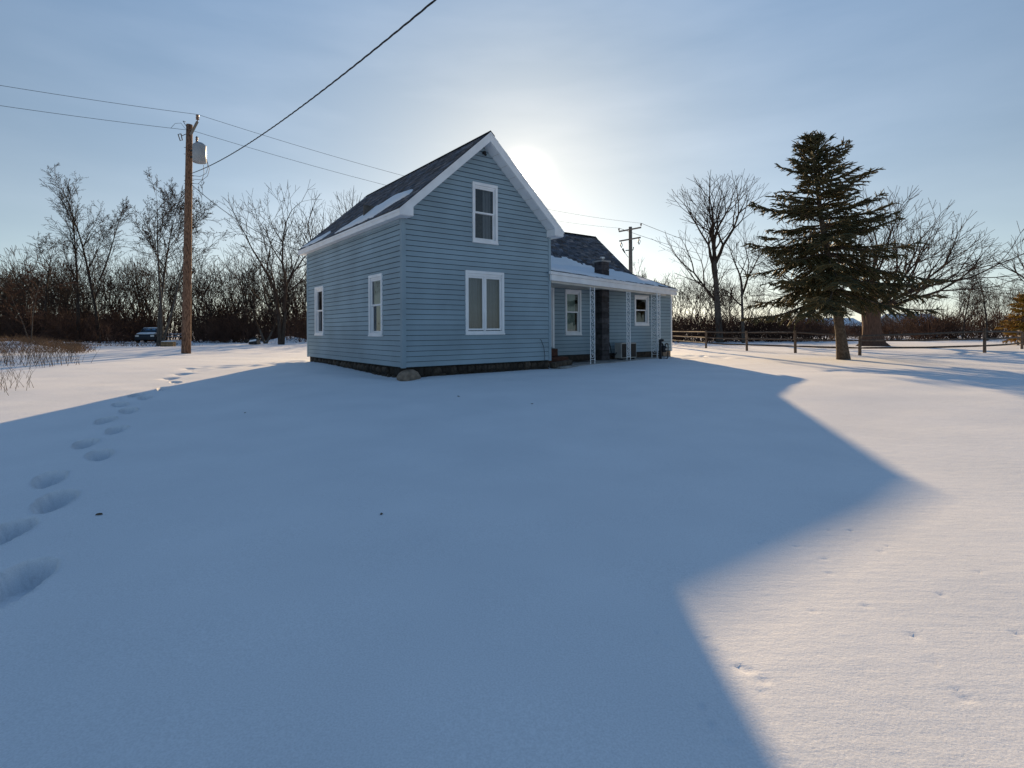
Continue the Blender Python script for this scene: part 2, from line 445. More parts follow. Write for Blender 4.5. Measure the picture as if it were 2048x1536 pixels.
# trampled path past the pole and churned snow by the wing
for pts, amp, rad in (([(400, 738), (440, 733), (500, 731), (560, 727), (600, 722)], .11, .55), ([(1350, 716), (1385, 712), (1430, 713), (1465, 716)], .10, .8), ([(1360, 700), (1440, 706), (1560, 708)], .05, .7)):
    W = [pix_ground(*p)[:2] for p in pts]
    for (x0, y0), (x1, y1) in zip(W[:-1], W[1:]):
        msk = (GX > min(x0, x1) - 2) & (GX < max(x0, x1) + 2) & (GY > min(y0, y1) - 2) & (GY < max(y0, y1) + 2)
        t = np.clip(((GX[msk] - x0) * (x1 - x0) + (GY[msk] - y0) * (y1 - y0)) / ((x1 - x0) ** 2 + (y1 - y0) ** 2), 0, 1)
        d = np.hypot(GX[msk] - x0 - t * (x1 - x0), GY[msk] - y0 - t * (y1 - y0))
        GZ[msk] += amp * (vnoise(GX[msk] * 2.6, GY[msk] * 2.6, 11) - .15) * (1 - ss(rad * .5, rad * 1.4, d)) * .7
# wind scoop at the boulder corner, drift along the walls, mound by the far tree
GU, GV = to_local(GX, GY)
GZ -= .075 * np.exp(-((GU - .0) / .55) ** 2 - ((GV + .25) / .45) ** 2)
GZ -= .07 * np.exp(-((GU + .25) / .35) ** 2 - ((GV - 1.0) / 1.0) ** 2)
GZ += .05 * np.exp(-((GU + 1.5) / .55) ** 2 - ((GV - 1.6) / 1.9) ** 2)
GZ += .03 * np.exp(-((GU - 2.2) / 1.6) ** 2 - ((GV + 1.0) / .5) ** 2)
GZ -= .05 * np.exp(-((GU - 5.6) / .7) ** 2 - ((GV - .1) / .5) ** 2)
mx, my, mz = pix_at(575, 680, 50)
GZ += .55 * np.exp(-((GX - mx) / 1.6) ** 2 - ((GY - my) / 2.0) ** 2)
inside = (GU > .15) & (GU < 4.7) & (GV > .15) & (GV < 7.6) | (GU > 4.4) & (GU < 13.4) & (GV > 2.1) & (GV < 9.6)
GZ[inside] = -0.1
NY, NX = GX.shape
idx = np.arange(NX * NY).reshape(NY, NX)
faces = np.stack([idx[:-1, :-1], idx[:-1, 1:], idx[1:, 1:], idx[1:, :-1]], -1).reshape(-1, 4)
ground = mesh_np('ground', np.stack([GX, GY, GZ], -1).reshape(-1, 3), faces, M['snow'], smooth=True)
tag(ground, 'smooth snow covered yard with footprints and long blue shadows', 'ground', kind='structure')
def gz(x, y): return float(ground_base(x, y))

# ------------------------------------------------------------------ house
W, L = 4.87, 7.79
ZB, ZS = 0.34, 4.07                                     # siding bottom, soffit
EX = 0.133                                              # board exposure
UE, ZE, UA, ZA = -0.23, 4.25, 2.435, 6.65               # eave edge and apex of main roof (top surface)
SL = (ZA - ZE) / (UA - UE)
VF, VR = -0.36, 8.15
PW = 1.94                                               # plane of the wing's front wall
WE = 13.57                                              # wing end wall
RIDGE = (6.52, 5.92); KINK = (4.19, 3.86); WU = 13.72
house = thing('house', 'pale blue clapboard farmhouse with steep gable, white trim and snowy side porch', 'house', (HX, HY, 0), TH)

def board_wall(name, zlo, zhi, lim, holes, fn, label=None):
    """fn(s, d, z) maps wall coordinates (d = outward) to house space. lim(z) -> s range"""
    sh = MB(); boards = []
    z = zlo
    while z < zhi - 0.02:
        z1 = min(z + EX, zhi)
        pieces = []
        cuts = sorted({z, z1} | {h[2] for h in holes if z < h[2] < z1} | {h[3] for h in holes if z < h[3] < z1})
        for za, zb in zip(cuts[:-1], cuts[1:]):
            a0, b0 = lim(za); a1, b1 = lim(zb)
            if b0 - a0 < .02: continue
            gaps = sorted((h[0], h[1]) for h in holes if h[2] < (za + zb) / 2 < h[3])
            edges = [None]
            for g in gaps: edges += [g[0], g[1]]
            edges.append(None)
            for k in range(0, len(edges), 2):
                l0 = a0 if edges[k] is None else edges[k]; l1 = a1 if edges[k] is None else edges[k]
                r0 = b0 if edges[k + 1] is None else edges[k + 1]; r1 = b1 if edges[k + 1] is None else edges[k + 1]
                if r0 - l0 < .01: continue
                d0 = .006 + .020 * (z1 - za) / EX; d1 = .006 + .020 * (z1 - zb) / EX
                zz = za + (.013 if za == z else 0)
                mb = MB(); pieces.append(mb)
                mb.hexa([fn(l0, 0.001, zz), fn(r0, 0.001, zz), fn(r0, d0, zz), fn(l0, d0, zz)], [fn(l1, 0.001, zb), fn(r1, 0.001, zb), fn(r1, d1, zb), fn(l1, d1, zb)])
                sh.hexa([fn(l0, -.05, za), fn(r0, -.05, za), fn(r0, 0, za), fn(l0, 0, za)], [fn(l1, -.05, zb), fn(r1, -.05, zb), fn(r1, 0, zb), fn(l1, 0, zb)])
        if len(cuts) > 2 and pieces:                    # notched round a window: one board
            one = MB()
            for q in pieces:
                n0 = len(one.v); one.v += q.v; one.f += [tuple(i + n0 for i in f) for f in q.f]
            pieces = [one]
        boards += pieces
        z = z1
    wall = sh.build(name, M['sheath'], house)
    for mb in boards: mb.build('siding_board', M['siding'], wall)
    if label: wall['label'] = label
    return wall

fgable = lambda s, d, z: (s, -d, z)
fleft = lambda s, d, z: (-d, s, z)
fwing = lambda s, d, z: (s, PW - d, z)
def gable_lim(z):
    e = .05
    lo, hi = e, W - e
    k = (z - 4.02) / SL
    if z > 4.02: lo = max(lo, UE + k + .02); hi = min(hi, W - UE - k - .02)
    return lo, hi
WIN_GL = (1.83, 3.12, 1.17, 2.89); WIN_GU = (2.07, 2.91, 3.69, 5.32)
WIN_L1 = (1.17, 2.06, 1.14, 2.80); WIN_L2 = (5.98, 6.87, 1.14, 2.80)
WIN_P = (7.31, 8.11, 1.09, 2.73); WIN_W = (11.13, 12.02, 1.44, 2.66)
DOOR = (5.75, 6.77, 0.62, 2.76)
def inset(w, m=.045): return (w[0] + m, w[1] - m, w[2] + m, w[3] - m)
gw = board_wall('gable_wall', ZB, 6.30, gable_lim, [inset(WIN_GL), inset(WIN_GU)], fgable)
lw = board_wall('side_wall', ZB, ZS, lambda z: (.05, L - .05), [inset(WIN_L1), inset(WIN_L2)], fleft)
ww = board_wall('wing_wall', ZB, 2.80, lambda z: (W + .01, WE - .04), [inset(WIN_P), inset(WIN_W), inset(DOOR)], fwing)
# plain hidden walls
hb = MB()
hb.box(W - .05, W, .06, L, ZB, ZS + .1); hb.box(.0, W, L - .05, L - .003, ZB, ZS + .1)
hb.hexa([(0, L - .05, ZS + .1), (W, L - .05, ZS + .1), (W, L - .003, ZS + .1), (0, L - .003, ZS + .1)], [(UA - .05, L - .05, ZA - .2), (UA + .05, L - .05, ZA - .2), (UA + .05, L - .003, ZA - .2), (UA - .05, L - .003, ZA - .2)])
hb.build('rear_wall', M['siding'], house)
hb = MB()
poly = [(PW - .001, ZB), (PW - .001, 2.9), (KINK[0], KINK[1] - .12), (RIDGE[0], RIDGE[1] - .14), (9.4, 3.3), (9.4, ZB)]
hb.prism(poly, lambda p, t: (t, p[0], p[1]), WE - .05, WE)
hb.box(W, WE - .06, 9.35, 9.4, ZB, 3.3)
hb.build('wing_end_wall', M['siding'], house)
# corner boards
def corner(name, m, boxes):
    mb = MB()
    for b in boxes: mb.box(*b)
    return mb.build(name, m, house, bevel=.004)
corner('corner_board', M['siding'], [(-.032, .075, -.035, .0, ZB - .01, ZS - .01), (-.034, -.001, .001, .075, ZB - .01, ZS - .01)])
corner('corner_board', M['siding'], [(W - .06, W + .03, -.035, .06, ZB - .01, ZS + .01)])
corner('corner_board', M['siding'], [(-.034, .0, L - .07, L + .03, ZB - .01, ZS - .01)])
corner('corner_board', M['white'], [(WE - .05, WE + .03, PW - .035, PW + .06, ZB - .02, 2.78)])

# floors inside so that the rooms read as rooms
fl = MB(); fl.box(.06, W - .06, .06, L - .06, .5, .56); fl.box(.06, W - .06, .06, L - .06, 3.15, 3.3); fl.box(W + .02, WE - .06, PW + .06, 9.3, .5, .56)
fl.box(.06, W - .06, 3.6, 3.66, .56, 3.15); fl.box(.06, W - .06, 2.6, 2.66, 3.3, 4.9); fl.box(W + .02, WE - .06, 5.2, 5.26, .56, 3.2)
fl.build('floor', M['room'], house)

# ---- windows
def window(rect, fn, kind, rng, curtain=None, deep=.085):
    s0, s1, z0, z1 = rect
    c = .075
    def bx(mb, a, b, d0, d1, za, zb):
        mb.hexa([fn(a, d0, za), fn(b, d0, za), fn(b, d1, za), fn(a, d1, za)], [fn(a, d0, zb), fn(b, d0, zb), fn(b, d1, zb), fn(a, d1, zb)])
    mb = MB()
    bx(mb, s0, s0 + c, -deep, .045, z0 + c, z1 - c); bx(mb, s1 - c, s1, -deep, .045, z0 + c, z1 - c)
    bx(mb, s0, s1, -deep, .047, z1 - c, z1)
    bx(mb, s0, s1, -deep, .050, z0, z0 + c)
    win = mb.build('window', M['white'], house, bevel=.004)
    a, b, za, zb = s0 + c, s1 - c, z0 + c, z1 - c
    mb = MB(); bx(mb, s0 - .01, s1 + .01, .0, .062, z0 - .03, z0 + .012)
    mb.build('sill', M['white'], win, bevel=.004)
    def sash(a, b, za, zb, d, w=.045):
        mb = MB()
        bx(mb, a, a + w, d - .03, d, za + w, zb - w); bx(mb, b - w, b, d - .03, d, za + w, zb - w)
        bx(mb, a, b, d - .03, d, zb - w, zb); bx(mb, a, b, d - .03, d, za, za + w)
        mb.build('sash', M['white'], win, bevel=.003)
        mb = MB(); d2 = d - .016
        i0, i1, i2, i3 = fn(a + w, d2, za + w), fn(b - w, d2, za + w), fn(b - w, d2, zb - w), fn(a + w, d2, zb - w)
        nv = np.cross(np.subtract(i1, i0), np.subtract(i3, i0)); ov = np.subtract(fn(a, 1, za), fn(a, 0, za))
        mb.v += [i0, i1, i2, i3]; mb.f.append((0, 1, 2, 3) if float(np.dot(nv, ov)) > 0 else (3, 2, 1, 0))
        mb.build('pane', M['glass'], win, fix=False)
    if kind == 'hung':
        mid = za + (zb - za) * .5
        sash(a + .002, b - .002, mid - .02, zb - .05, -.01); sash(a + .002, b - .002, za + .002, mid + .02, -.042)
        mb = MB(); bx(mb, a, b, -.05, .005, zb - .05, zb); mb.build('head_stop', M['white'], win)
    else:
        mid = (a + b) / 2
        mb = MB(); bx(mb, a, b, -.05, .01, zb - .07, zb); mb.build('head_stop', M['white'], win)
        mb = MB(); bx(mb, mid - .02, mid + .02, -.05, .015, za, zb - .07); mb.build('mullion', M['white'], win)
        sash(a + .002, mid - .02, za + .02, zb - .072, -.01, .05); sash(mid + .02, b - .002, za + .02, zb - .072, -.01, .05)
    if curtain:
        for (ca, cb, cz, cm) in curtain:
            mb = MB(); n = max(8, int((cb - ca) / .018)); top = []; bot = []
            for i in range(n + 1):
                t = i / n; s_ = ca + (cb - ca) * t
                d_ = -.16 + .022 * math.sin(s_ * 55 + rng.random() * .6) + rng.uniform(-.004, .004)
                top.append(fn(s_, d_, zb + .05)); bot.append(fn(s_ + rng.uniform(-.004, .004), d_ * 1.02, cz))
            mb.quadstrip([bot, top], close=False, caps=False)
            mb.build('curtain', cm, win, smooth=True, fix=False)
    return win
rg = random.Random(4)
window(WIN_GL, fgable, 'pair', rg, [(1.88, 2.34, 1.1, M['curtain']), (2.36, 3.1, 1.1, M['curtain'])])
window(WIN_GU, fgable, 'hung', rg, [(2.52, 2.80, 3.6, M['curtain'])])
window(WIN_L1, fleft, 'hung', rg)
window(WIN_L2, fleft, 'hung', rg, [(6.02, 6.85, 2.05, M['curtain'])])
window(WIN_P, fwing, 'hung', rg, [(7.33, 7.98, 1.0, M['green_curtain'])])
window(WIN_W, fwing, 'hung', rg, [(11.2, 11.45, 1.5, M['curtain'])])
# ---- porch door, mostly behind the main block
s0, s1, z0, z1 = DOOR
mb = MB(); mb.box(s0, s0 + .09, PW - .045, PW + .06, z0, z1); mb.box(s1 - .09, s1, PW - .045, PW + .06, z0, z1); mb.box(s0 + .09, s1 - .09, PW - .045, PW + .06, z1 - .09, z1)
dr = mb.build('door', M['white'], house, bevel=.004)
mb = MB(); mb.box(s0 + .09, s1 - .09, PW, PW + .04, z0, z1 - .09); mb.build('door_leaf', M['white'], dr)
mb = MB(); mb.lathe([(.0, 0), (.03, .01), (.03, .03), (.0, .04)], (s0 + .17, PW - .03, 1.55), 10); mb.build('door_handle', M['galv'], dr)

# ---- stone foundation
def stone_mesh(rng, sx, sy, sz):
    bm = bmesh.new(); bmesh.ops.create_icosphere(bm, subdivisions=2, radius=1)
    ph = [rng.uniform(0, 6) for _ in range(6)]
    for v in bm.verts:
        n = 1 + .10 * math.sin(v.co.x * 3 + ph[0]) + .10 * math.sin(v.co.y * 3.3 + ph[1]) + .10 * math.sin(v.co.z * 3.1 + ph[2]) + rng.uniform(-.05, .05)
        c = [math.copysign(abs(k) ** .7, k) for k in v.co]
        v.co = (c[0] * n * sx, c[1] * n * sy, c[2] * n * sz)
    me = bpy.data.meshes.new('stone'); bm.to_mesh(me); bm.free(); me.materials.append(M['stone']); return me
fo = MB(); fo.box(.06, W - .06, .05, .25, -.3, ZB + .0); fo.box(.05, .25, .25, L - .05, -.3, ZB); fo.box(W - .25, W - .07, .26, L - .05, -.3, ZB); fo.box(.26, W - .26, L - .25, L - .06, -.3, ZB)
fo.box(W, WE - .03, PW + .03, PW + .2, -.2, ZB - .005); fo.box(WE - .2, WE - .03, PW + .21, 9.36, -.2, ZB - .005)
found = fo.build('foundation', M['mortar'], house)
rs = random.Random(11)
def stones(along, fixed, a, b):
    t = a
    for row in range(2):
        t = a + row * .12
        zc = .02 + row * .20
        while t < b:
            w_ = rs.uniform(.16, .36)
            o = bpy.data.objects.new('stone', stone_mesh(rs, w_ / 2, .10, rs.uniform(.09, .125))); COL.objects.link(o); o.parent = found
            p = t + w_ / 2
            o.location = (p, fixed + rs.uniform(-.01, .03), zc) if along == 'u' else (fixed + rs.uniform(-.01, .03), p, zc)
            o.rotation_euler = (0, rs.uniform(-.12, .12), 0 if along == 'u' else math.pi / 2)
            for pl in o.data.polygons: pl.use_smooth = True
            t += w_ * .94
stones('u', .09, .45, W - .1)
stones('v', .09, .45, L - .1)
bo = bpy.data.objects.new('corner_boulder', stone_mesh(random.Random(3), .30, .22, .20)); COL.objects.link(bo); bo.parent = found
bo.data.materials[0] = M['boulder']; bo.location = (.16, .07, .10); bo['label'] = 'pale tan boulder under the corner of the house'
for pl in bo.data.polygons: pl.use_smooth = True
# wing block foundation: tan blocks at the end
rb = random.Random(8)
u = 9.0
while u < WE - .1:
    mb = MB(); e = min(u + .39, WE - .035); mb.box(u, e, PW + .004, PW + .03, -.05, ZB - .12); mb.box(u, e, PW + .005, PW + .03, ZB - .112, ZB - .01)
    mb.build('foundation_block', M['stone'] if u < WE - .8 else M['boulder'], found, bevel=.006); u += .402

# ---- main roof
up = np.array((UA - UE, ZA - ZE)); SLEN = float(np.linalg.norm(up)); up = up / SLEN
TH_R = .07
def slab(mb, p0, p1, a, b, t, fn):
    """p0,p1 2D slope line, thickness t below"""
    d = np.array(p1) - np.array(p0); n = np.array((-d[1], d[0])) / np.linalg.norm(d)
    if n[1] > 0: n = -n
    q = [p0, p1, tuple(np.array(p1) + n * t), tuple(np.array(p0) + n * t)]
    mb.prism(q, fn, a, b)
mb = MB()
fm = lambda p, t: (p[0], t, p[1])
slab(mb, (UE, ZE), (UA, ZA), VF, VR, TH_R, fm); slab(mb, (W - UE, ZE), (UA + .001, ZA), VF, VR, TH_R, fm)
roof = mb.build('roof', M['underlay'], house)
def shingles(name, surf, rows, cols_len, parent, seed, lift=.0, pal=None, tabw=(.18, .34)):
    """surf(a, s) -> point, normal;  a in metres along, s course index"""
    rg = np.random.default_rng(seed)
    V = []; Fc = []; C = []
    for r in range(rows):
        a = cols_len(r)[0] - rg.random() * .2; amax = cols_len(r)[1]; amin = cols_len(r)[0]
        while a < amax:
            w_ = rg.uniform(*tabw); a0 = max(a, amin); a1 = min(a + w_, amax); a += w_
            if a1 - a0 < .02: continue
            g = rg.choice([.55, .75, .95, 1.15, 1.5], p=[.15, .25, .3, .2, .1]); tw = rg.uniform(-.14, .14)
            col = (g * (1 + tw), g, g * (1 - tw), 1)
            th = .007 + .007 * (rg.random() < .5)
            b = len(V)
            for (aa, sv, tt) in ((a0 + .004, r, th), (a1 - .004, r, th), (a1 - .004, r + 1.15, .003), (a0 + .004, r + 1.15, .003), (a0 + .004, r, .001), (a1 - .004, r, .001)):
                V.append(surf(aa, sv, tt + lift)); C.append(col)
            Fc += [(b, b + 1, b + 2, b + 3), (b + 4, b + 5, b + 1, b)]
    o = mesh_np(name, V, Fc, M['shingle'], parent, colors=C)
    o['kind'] = 'stuff'
    return o
SX = .142
n_main = np.array((-up[1], up[0]))
def smain(a, s, t):
    q = np.array((UE - .02, ZE - .018)) + up * min(s * SX, SLEN + .02) + n_main * t
    return (q[0], a, q[1])
nr = int(SLEN / SX) + 1
shingles('shingles', smain, nr, lambda r: (VF - .02, VR + .02), roof, 1)
def smain_r(a, s, t):
    x, y, z = smain(a, s, t); return (2 * UA - x, y, z)
shingles('shingles', smain_r, nr, lambda r: (VF - .02, VR + .02), roof, 2, tabw=(.4, .7))
mb = MB(); mb.hexa([(UA - .14, VF - .025, ZA - .108), (UA, VF - .025, ZA + .018), (UA, VR + .025, ZA + .018), (UA - .14, VR + .025, ZA - .108)],
                   [(UA - .15, VF - .025, ZA - .10), (UA, VF - .025, ZA + .03), (UA, VR + .025, ZA + .03), (UA - .15, VR + .025, ZA - .10)])
mb.hexa([(UA + .14, VF - .025, ZA - .108), (UA, VF - .025, ZA + .018), (UA, VR + .025, ZA + .018), (UA + .14, VR + .025, ZA - .108)],
        [(UA + .15, VF - .025, ZA - .10), (UA, VF - .025, ZA + .03), (UA, VR + .025, ZA + .03), (UA + .15, VR + .025, ZA - .10)])
mb.build('ridge_cap', M['shingle'], roof)
# white rake boards with boxed eave returns
lo = .185
def rake(sign, v0, v1):
    f = lambda u: UA + sign * (UA - u) * -1 if sign > 0 else 2 * UA - u
    nx = up[1] * lo; nz = -up[0] * lo
    zlow = lambda u: (ZE - .02) + (u - UE) * SL - lo / up[0]
    pts = [(UE - .005, ZE - .02), (UA, ZA - .02), (UA, ZA - .02 - lo / up[0]), (.12, zlow(.12)), (.12, ZS), (UE - .005, ZS)]
    pts = [(f(u) if sign < 0 else u, z) for u, z in pts]
    mb = MB(); mb.prism(pts, lambda p, t: (p[0], t, p[1]), v0, v1)
    return mb.build('rake_board', M['white'], roof, bevel=.003)
rake(1, VF - .02, VF + .012); rake(-1, VF - .021, VF + .011); rake(1, VR - .01, VR + .02); rake(-1, VR - .011, VR + .019)
# second thin drip moulding on the rakes
for sg in (1, -1):
    pts = [(UE - .02, ZE - .035), (UA, ZA - .012), (UA, ZA - .012 - .06), (UE - .02, ZE - .09)]
    pts = [(u if sg > 0 else 2 * UA - u, z) for u, z in pts]
    mb = MB(); mb.prism(pts, lambda p, t: (p[0], t, p[1]), VF - .034, VF - .0212); mb.build('rake_moulding', M['white'], roof)
# sloping soffit under the gable overhang and flat soffit under the eaves
for sg in (1, -1):
    a, b = (.10, 4.25 + (.10 - UE) * SL - .25), (UA, ZA - .25)
    mb = MB(); slab(mb, (a[0] if sg > 0 else 2 * UA - a[0], a[1]), (b[0] - .002 * sg, b[1]), VF + .013, .02, .02, fm)
    so = mb.build('soffit', M['white'], roof)
    for k in range(1, 8):
        t = k / 8; x = a[0] + (b[0] - a[0]) * t; z = a[1] + (b[1] - a[1]) * t - .029
        x = x if sg > 0 else 2 * UA - x
        mb = MB(); mb.box(x - .004, x + .004, VF + .016, .015, z - .006, z); mb.build('soffit_seam', M['cream'], so)
mb = MB(); mb.box(UE, UE + .022, VF + .013, VR - .012, ZS - .012, ZE - .045); mb.box(UE - .018, UE - .001, VF + .013, VR - .012, ZE - .095, ZE - .03)
mb.build('fascia', M['white'], roof, bevel=.003)
mb = MB(); mb.box(UE + .023, .04, VF + .013, VR - .012, ZS - .006, ZS + .012); mb.build('soffit', M['white'], roof)
mb = MB(); mb.box(W - UE - .022, W - UE, VF + .013, VR - .012, ZS - .012, ZE - .045); mb.box(W - .04, W - UE - .023, VF + .013, VR - .012, ZS - .006, ZS + .012); mb.build('fascia', M['white'], roof)
for sg in (1, -1):
    xs_ = sorted((x if sg > 0 else 2 * UA - x) for x in (.10, .118))
    mb = MB(); mb.box(xs_[0], xs_[1], VF + .0125, -.001, ZS - .004, 4.25 + (.10 - UE) * SL - .27); mb.build('eave_return', M['white'], roof)
    xs_ = sorted((x if sg > 0 else 2 * UA - x) for x in (UE + .024, .099))
    mb = MB(); mb.box(xs_[0], xs_[1], VF + .0125, -.04, ZS - .009, ZS - .0065); mb.build('eave_return', M['white'], roof)
mb = MB(); mb.box(-.045, .001, .08, L - .06, ZS - .085, ZS - .007); mb.build('frieze_board', M['siding'], house)
mb = MB(); mb.box(2.40, 2.47, -.12, -.03, 6.12, 6.19); mb.tube([(2.435, -.08, 6.13), (2.435, -.14, 6.08)], [.025, .035], 8); mb.build('gable_lamp', M['black'], house)

def snow_patch(name, poly, surf, parent, thick=.035, step=.09, seed=0):
    """poly in (a, s) metres; surf(a, s, t) point. grid of cells inside the polygon, thickness tapering to the edge"""
    P = np.array(poly); a0, s0 = P.min(0); a1, s1 = P.max(0)
    A, S = np.meshgrid(np.arange(a0 - step, a1 + 2 * step, step), np.arange(s0 - step, s1 + 2 * step, step * .6))
    dist = np.full(A.shape, 1e9); ins = np.zeros(A.shape, bool)
    wa = A + .16 * vnoise(A * 2.1, S * 5.0, seed) + .10 * vnoise(A * 6, S * 12, seed + 1); ws = S + .10 * vnoise(A * 2.7, S * 3.0, seed + 2) + .06 * vnoise(A * 9, S * 9, seed + 3)
    for (x0, y0), (x1, y1) in zip(P, np.roll(P, -1, 0)):
        t = np.clip(((wa - x0) * (x1 - x0) + (ws - y0) * (y1 - y0)) / ((x1 - x0) ** 2 + (y1 - y0) ** 2 + 1e-9), 0, 1)
        dist = np.minimum(dist, np.hypot(wa - x0 - t * (x1 - x0), ws - y0 - t * (y1 - y0)))
        c = ((y0 > ws) != (y1 > ws)) & (wa < (x1 - x0) * (ws - y0) / (y1 - y0 + 1e-12) + x0)
        ins ^= c
    T = np.where(ins, np.minimum(thick, .010 + dist * .35), -.02) + .006 * vnoise(A * 5, S * 7, seed + 4) * ins
    V = [surf(a, s, t) for a, s, t in zip(A.ravel(), S.ravel(), T.ravel())]
    ny, nx = A.shape; ii = np.arange(nx * ny).reshape(ny, nx)
    Fq = np.stack([ii[:-1, :-1], ii[:-1, 1:], ii[1:, 1:], ii[1:, :-1]], -1).reshape(-1, 4)
    keep = (T.ravel()[Fq] > 0).any(1)
    Fq = Fq[keep]; used = np.unique(Fq); remap = np.full(nx * ny, -1); remap[used] = np.arange(len(used))
    return mesh_np(name, np.array(V)[used], remap[Fq], M['roof_snow'], parent, smooth=True)
smain_m = lambda a, s, t: smain(a, s / SX, t + .012)
snow_patch('snow_patch', [(.55, 1.12), (.30, .78), (1.0, .55), (1.5, .14), (3.2, .07), (4.4, .07), (3.6, .45), (2.7, 1.0), (1.7, 1.32)], smain_m, roof, .05, .06, 3)
snow_patch('snow_patch', [(5.6, .10), (7.0, .05), (7.9, .05), (7.6, .2), (6.7, .42), (5.9, .65), (5.5, .35)], smain_m, roof, .03, .06, 9)

# ---- wing roof: steep upper slope, flatter porch slope whose eave runs askew
WU0 = 3.35
mb = MB(); fwr = lambda p, t: (t, p[0], p[1])
slab(mb, KINK, RIDGE, WU0, WU, .08, fwr); slab(mb, (9.7, RIDGE[1] - (9.7 - RIDGE[0]) * .884), (RIDGE[0] + .001, RIDGE[1]), WU0, WU, .08, fwr)
wroof = mb.build('wing_roof', M['underlay'], house)
upw = np.array((RIDGE[0] - KINK[0], RIDGE[1] - KINK[1])); WL = float(np.linalg.norm(upw)); upw /= WL; nw = np.array((-upw[1], upw[0]))
def swing(a, s, t):
    q = np.array(KINK) + upw * min(s * SX - .02, WL + .02) + nw * t
    return (a, q[0], q[1])
shingles('shingles', swing, int(WL / SX) + 1, lambda r: (4.95, WU + .02), wroof, 5)
mb = MB(); mb.hexa([(WU0, RIDGE[0] - .14, RIDGE[1] - .115), (WU0, RIDGE[0] + .14, RIDGE[1] - .115), (WU + .02, RIDGE[0] + .14, RIDGE[1] - .115), (WU + .02, RIDGE[0] - .14, RIDGE[1] - .115)],
                   [(WU0, RIDGE[0] - .01, RIDGE[1] + .028), (WU0, RIDGE[0] + .01, RIDGE[1] + .028), (WU + .02, RIDGE[0] + .01, RIDGE[1] + .028), (WU + .02, RIDGE[0] - .01, RIDGE[1] + .028)])
mb.build('ridge_cap', M['shingle'], wroof)
E0, E1 = np.array((4.78, -.12, 3.06)), np.array((13.80, 1.83, 3.02))
K0, K1 = np.array((4.90, KINK[0], KINK[1])), np.array((WU, KINK[0], KINK[1]))
def porch_pt(fu, fs, t=0.0):
    e = E0 + (E1 - E0) * fu; k = K0 + (K1 - K0) * fu
    p = e + (k - e) * fs
    return (p[0], p[1] - .2 * t, p[2] + .98 * t)
mb = MB()
for i in range(10):
    a, b = i / 10, (i + 1) / 10
    a = max(a, .012)
    mb.hexa([porch_pt(a, 0, -.06), porch_pt(b, 0, -.06), porch_pt(b, 1.02, -.06), porch_pt(a, 1.02, -.06)], [porch_pt(a, 0), porch_pt(b, 0), porch_pt(b, 1.02), porch_pt(a, 1.02)])
proof = mb.build('porch_roof', M['underlay'], house)
PLEN = float(np.linalg.norm(E1 - E0))
def sporch(a, s, t):
    fu = a / PLEN; fs = min((s * SX - .03) / 4.3 / (1 - .45 * fu), 1.02)
    return porch_pt(fu, fs, t + .004)
shingles('shingles', sporch, 30, lambda r: (.12, PLEN + .02) if r < 17 else (.12, max(.2, PLEN * (1 - (r - 17) / 13))), proof, 6)
def porch_snow(a, s, t):
    fu = a / PLEN; fs = s
    if fs <= 1: return porch_pt(fu, fs, t + .02)
    u_ = K0[0] + (K1[0] - K0[0]) * fu
    q = np.array(KINK) + upw * (fs - 1) * 3.0 + nw * (t + .015)
    return (u_, q[0], q[1])
snow_patch('snow_patch', [(.13, .05), (1.2, .03), (3.0, .035), (5.0, .04), (7.0, .045), (8.55, .06), (8.35, .40), (8.45, .75), (8.75, .97), (8.45, 1.05), (7.9, 1.08), (7.2, 1.04), (6.8, 1.02), (6.45, 1.08), (5.9, 1.20), (5.3, 1.27), (4.3, 1.25), (2.5, 1.2), (.13, 1.18)], porch_snow, proof, .075, .07, 21)
dE = (E1 - E0) / PLEN; oE = np.array((dE[1], -dE[0], 0)); oE /= np.linalg.norm(oE)
def along(mb, o0, o1, z0, z1, t0=0.0, t1=None):
    t1 = PLEN if t1 is None else t1
    p = lambda t, o, z: tuple(E0 + dE * t + oE * o + np.array((0, 0, z)))
    mb.hexa([p(t0, o0, z0), p(t1, o0, z0), p(t1, o1, z0), p(t0, o1, z0)], [p(t0, o0, z1), p(t1, o0, z1), p(t1, o1, z1), p(t0, o1, z1)])
mb = MB(); along(mb, -.02, .055, -.115, -.02, -.03, PLEN + .02); mb.build('gutter', M['white'], proof, bevel=.006)
mb = MB()
for a, b in ((0.06, 3.3), (3.303, 6.5), (6.503, PLEN)): along(mb, -.05, .02, -.29, -.118, a, b)
mb.build('fascia', M['white'], proof, bevel=.003)
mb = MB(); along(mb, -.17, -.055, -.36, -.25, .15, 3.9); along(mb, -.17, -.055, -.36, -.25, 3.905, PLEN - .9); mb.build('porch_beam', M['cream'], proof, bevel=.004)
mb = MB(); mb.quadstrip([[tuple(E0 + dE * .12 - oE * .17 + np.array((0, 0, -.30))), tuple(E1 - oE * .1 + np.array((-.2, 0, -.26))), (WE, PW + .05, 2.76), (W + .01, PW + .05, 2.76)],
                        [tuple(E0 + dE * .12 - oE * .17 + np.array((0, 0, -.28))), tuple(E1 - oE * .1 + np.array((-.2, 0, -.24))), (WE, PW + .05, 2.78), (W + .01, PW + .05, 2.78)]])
mb.build('porch_ceiling', M['cream'], proof)
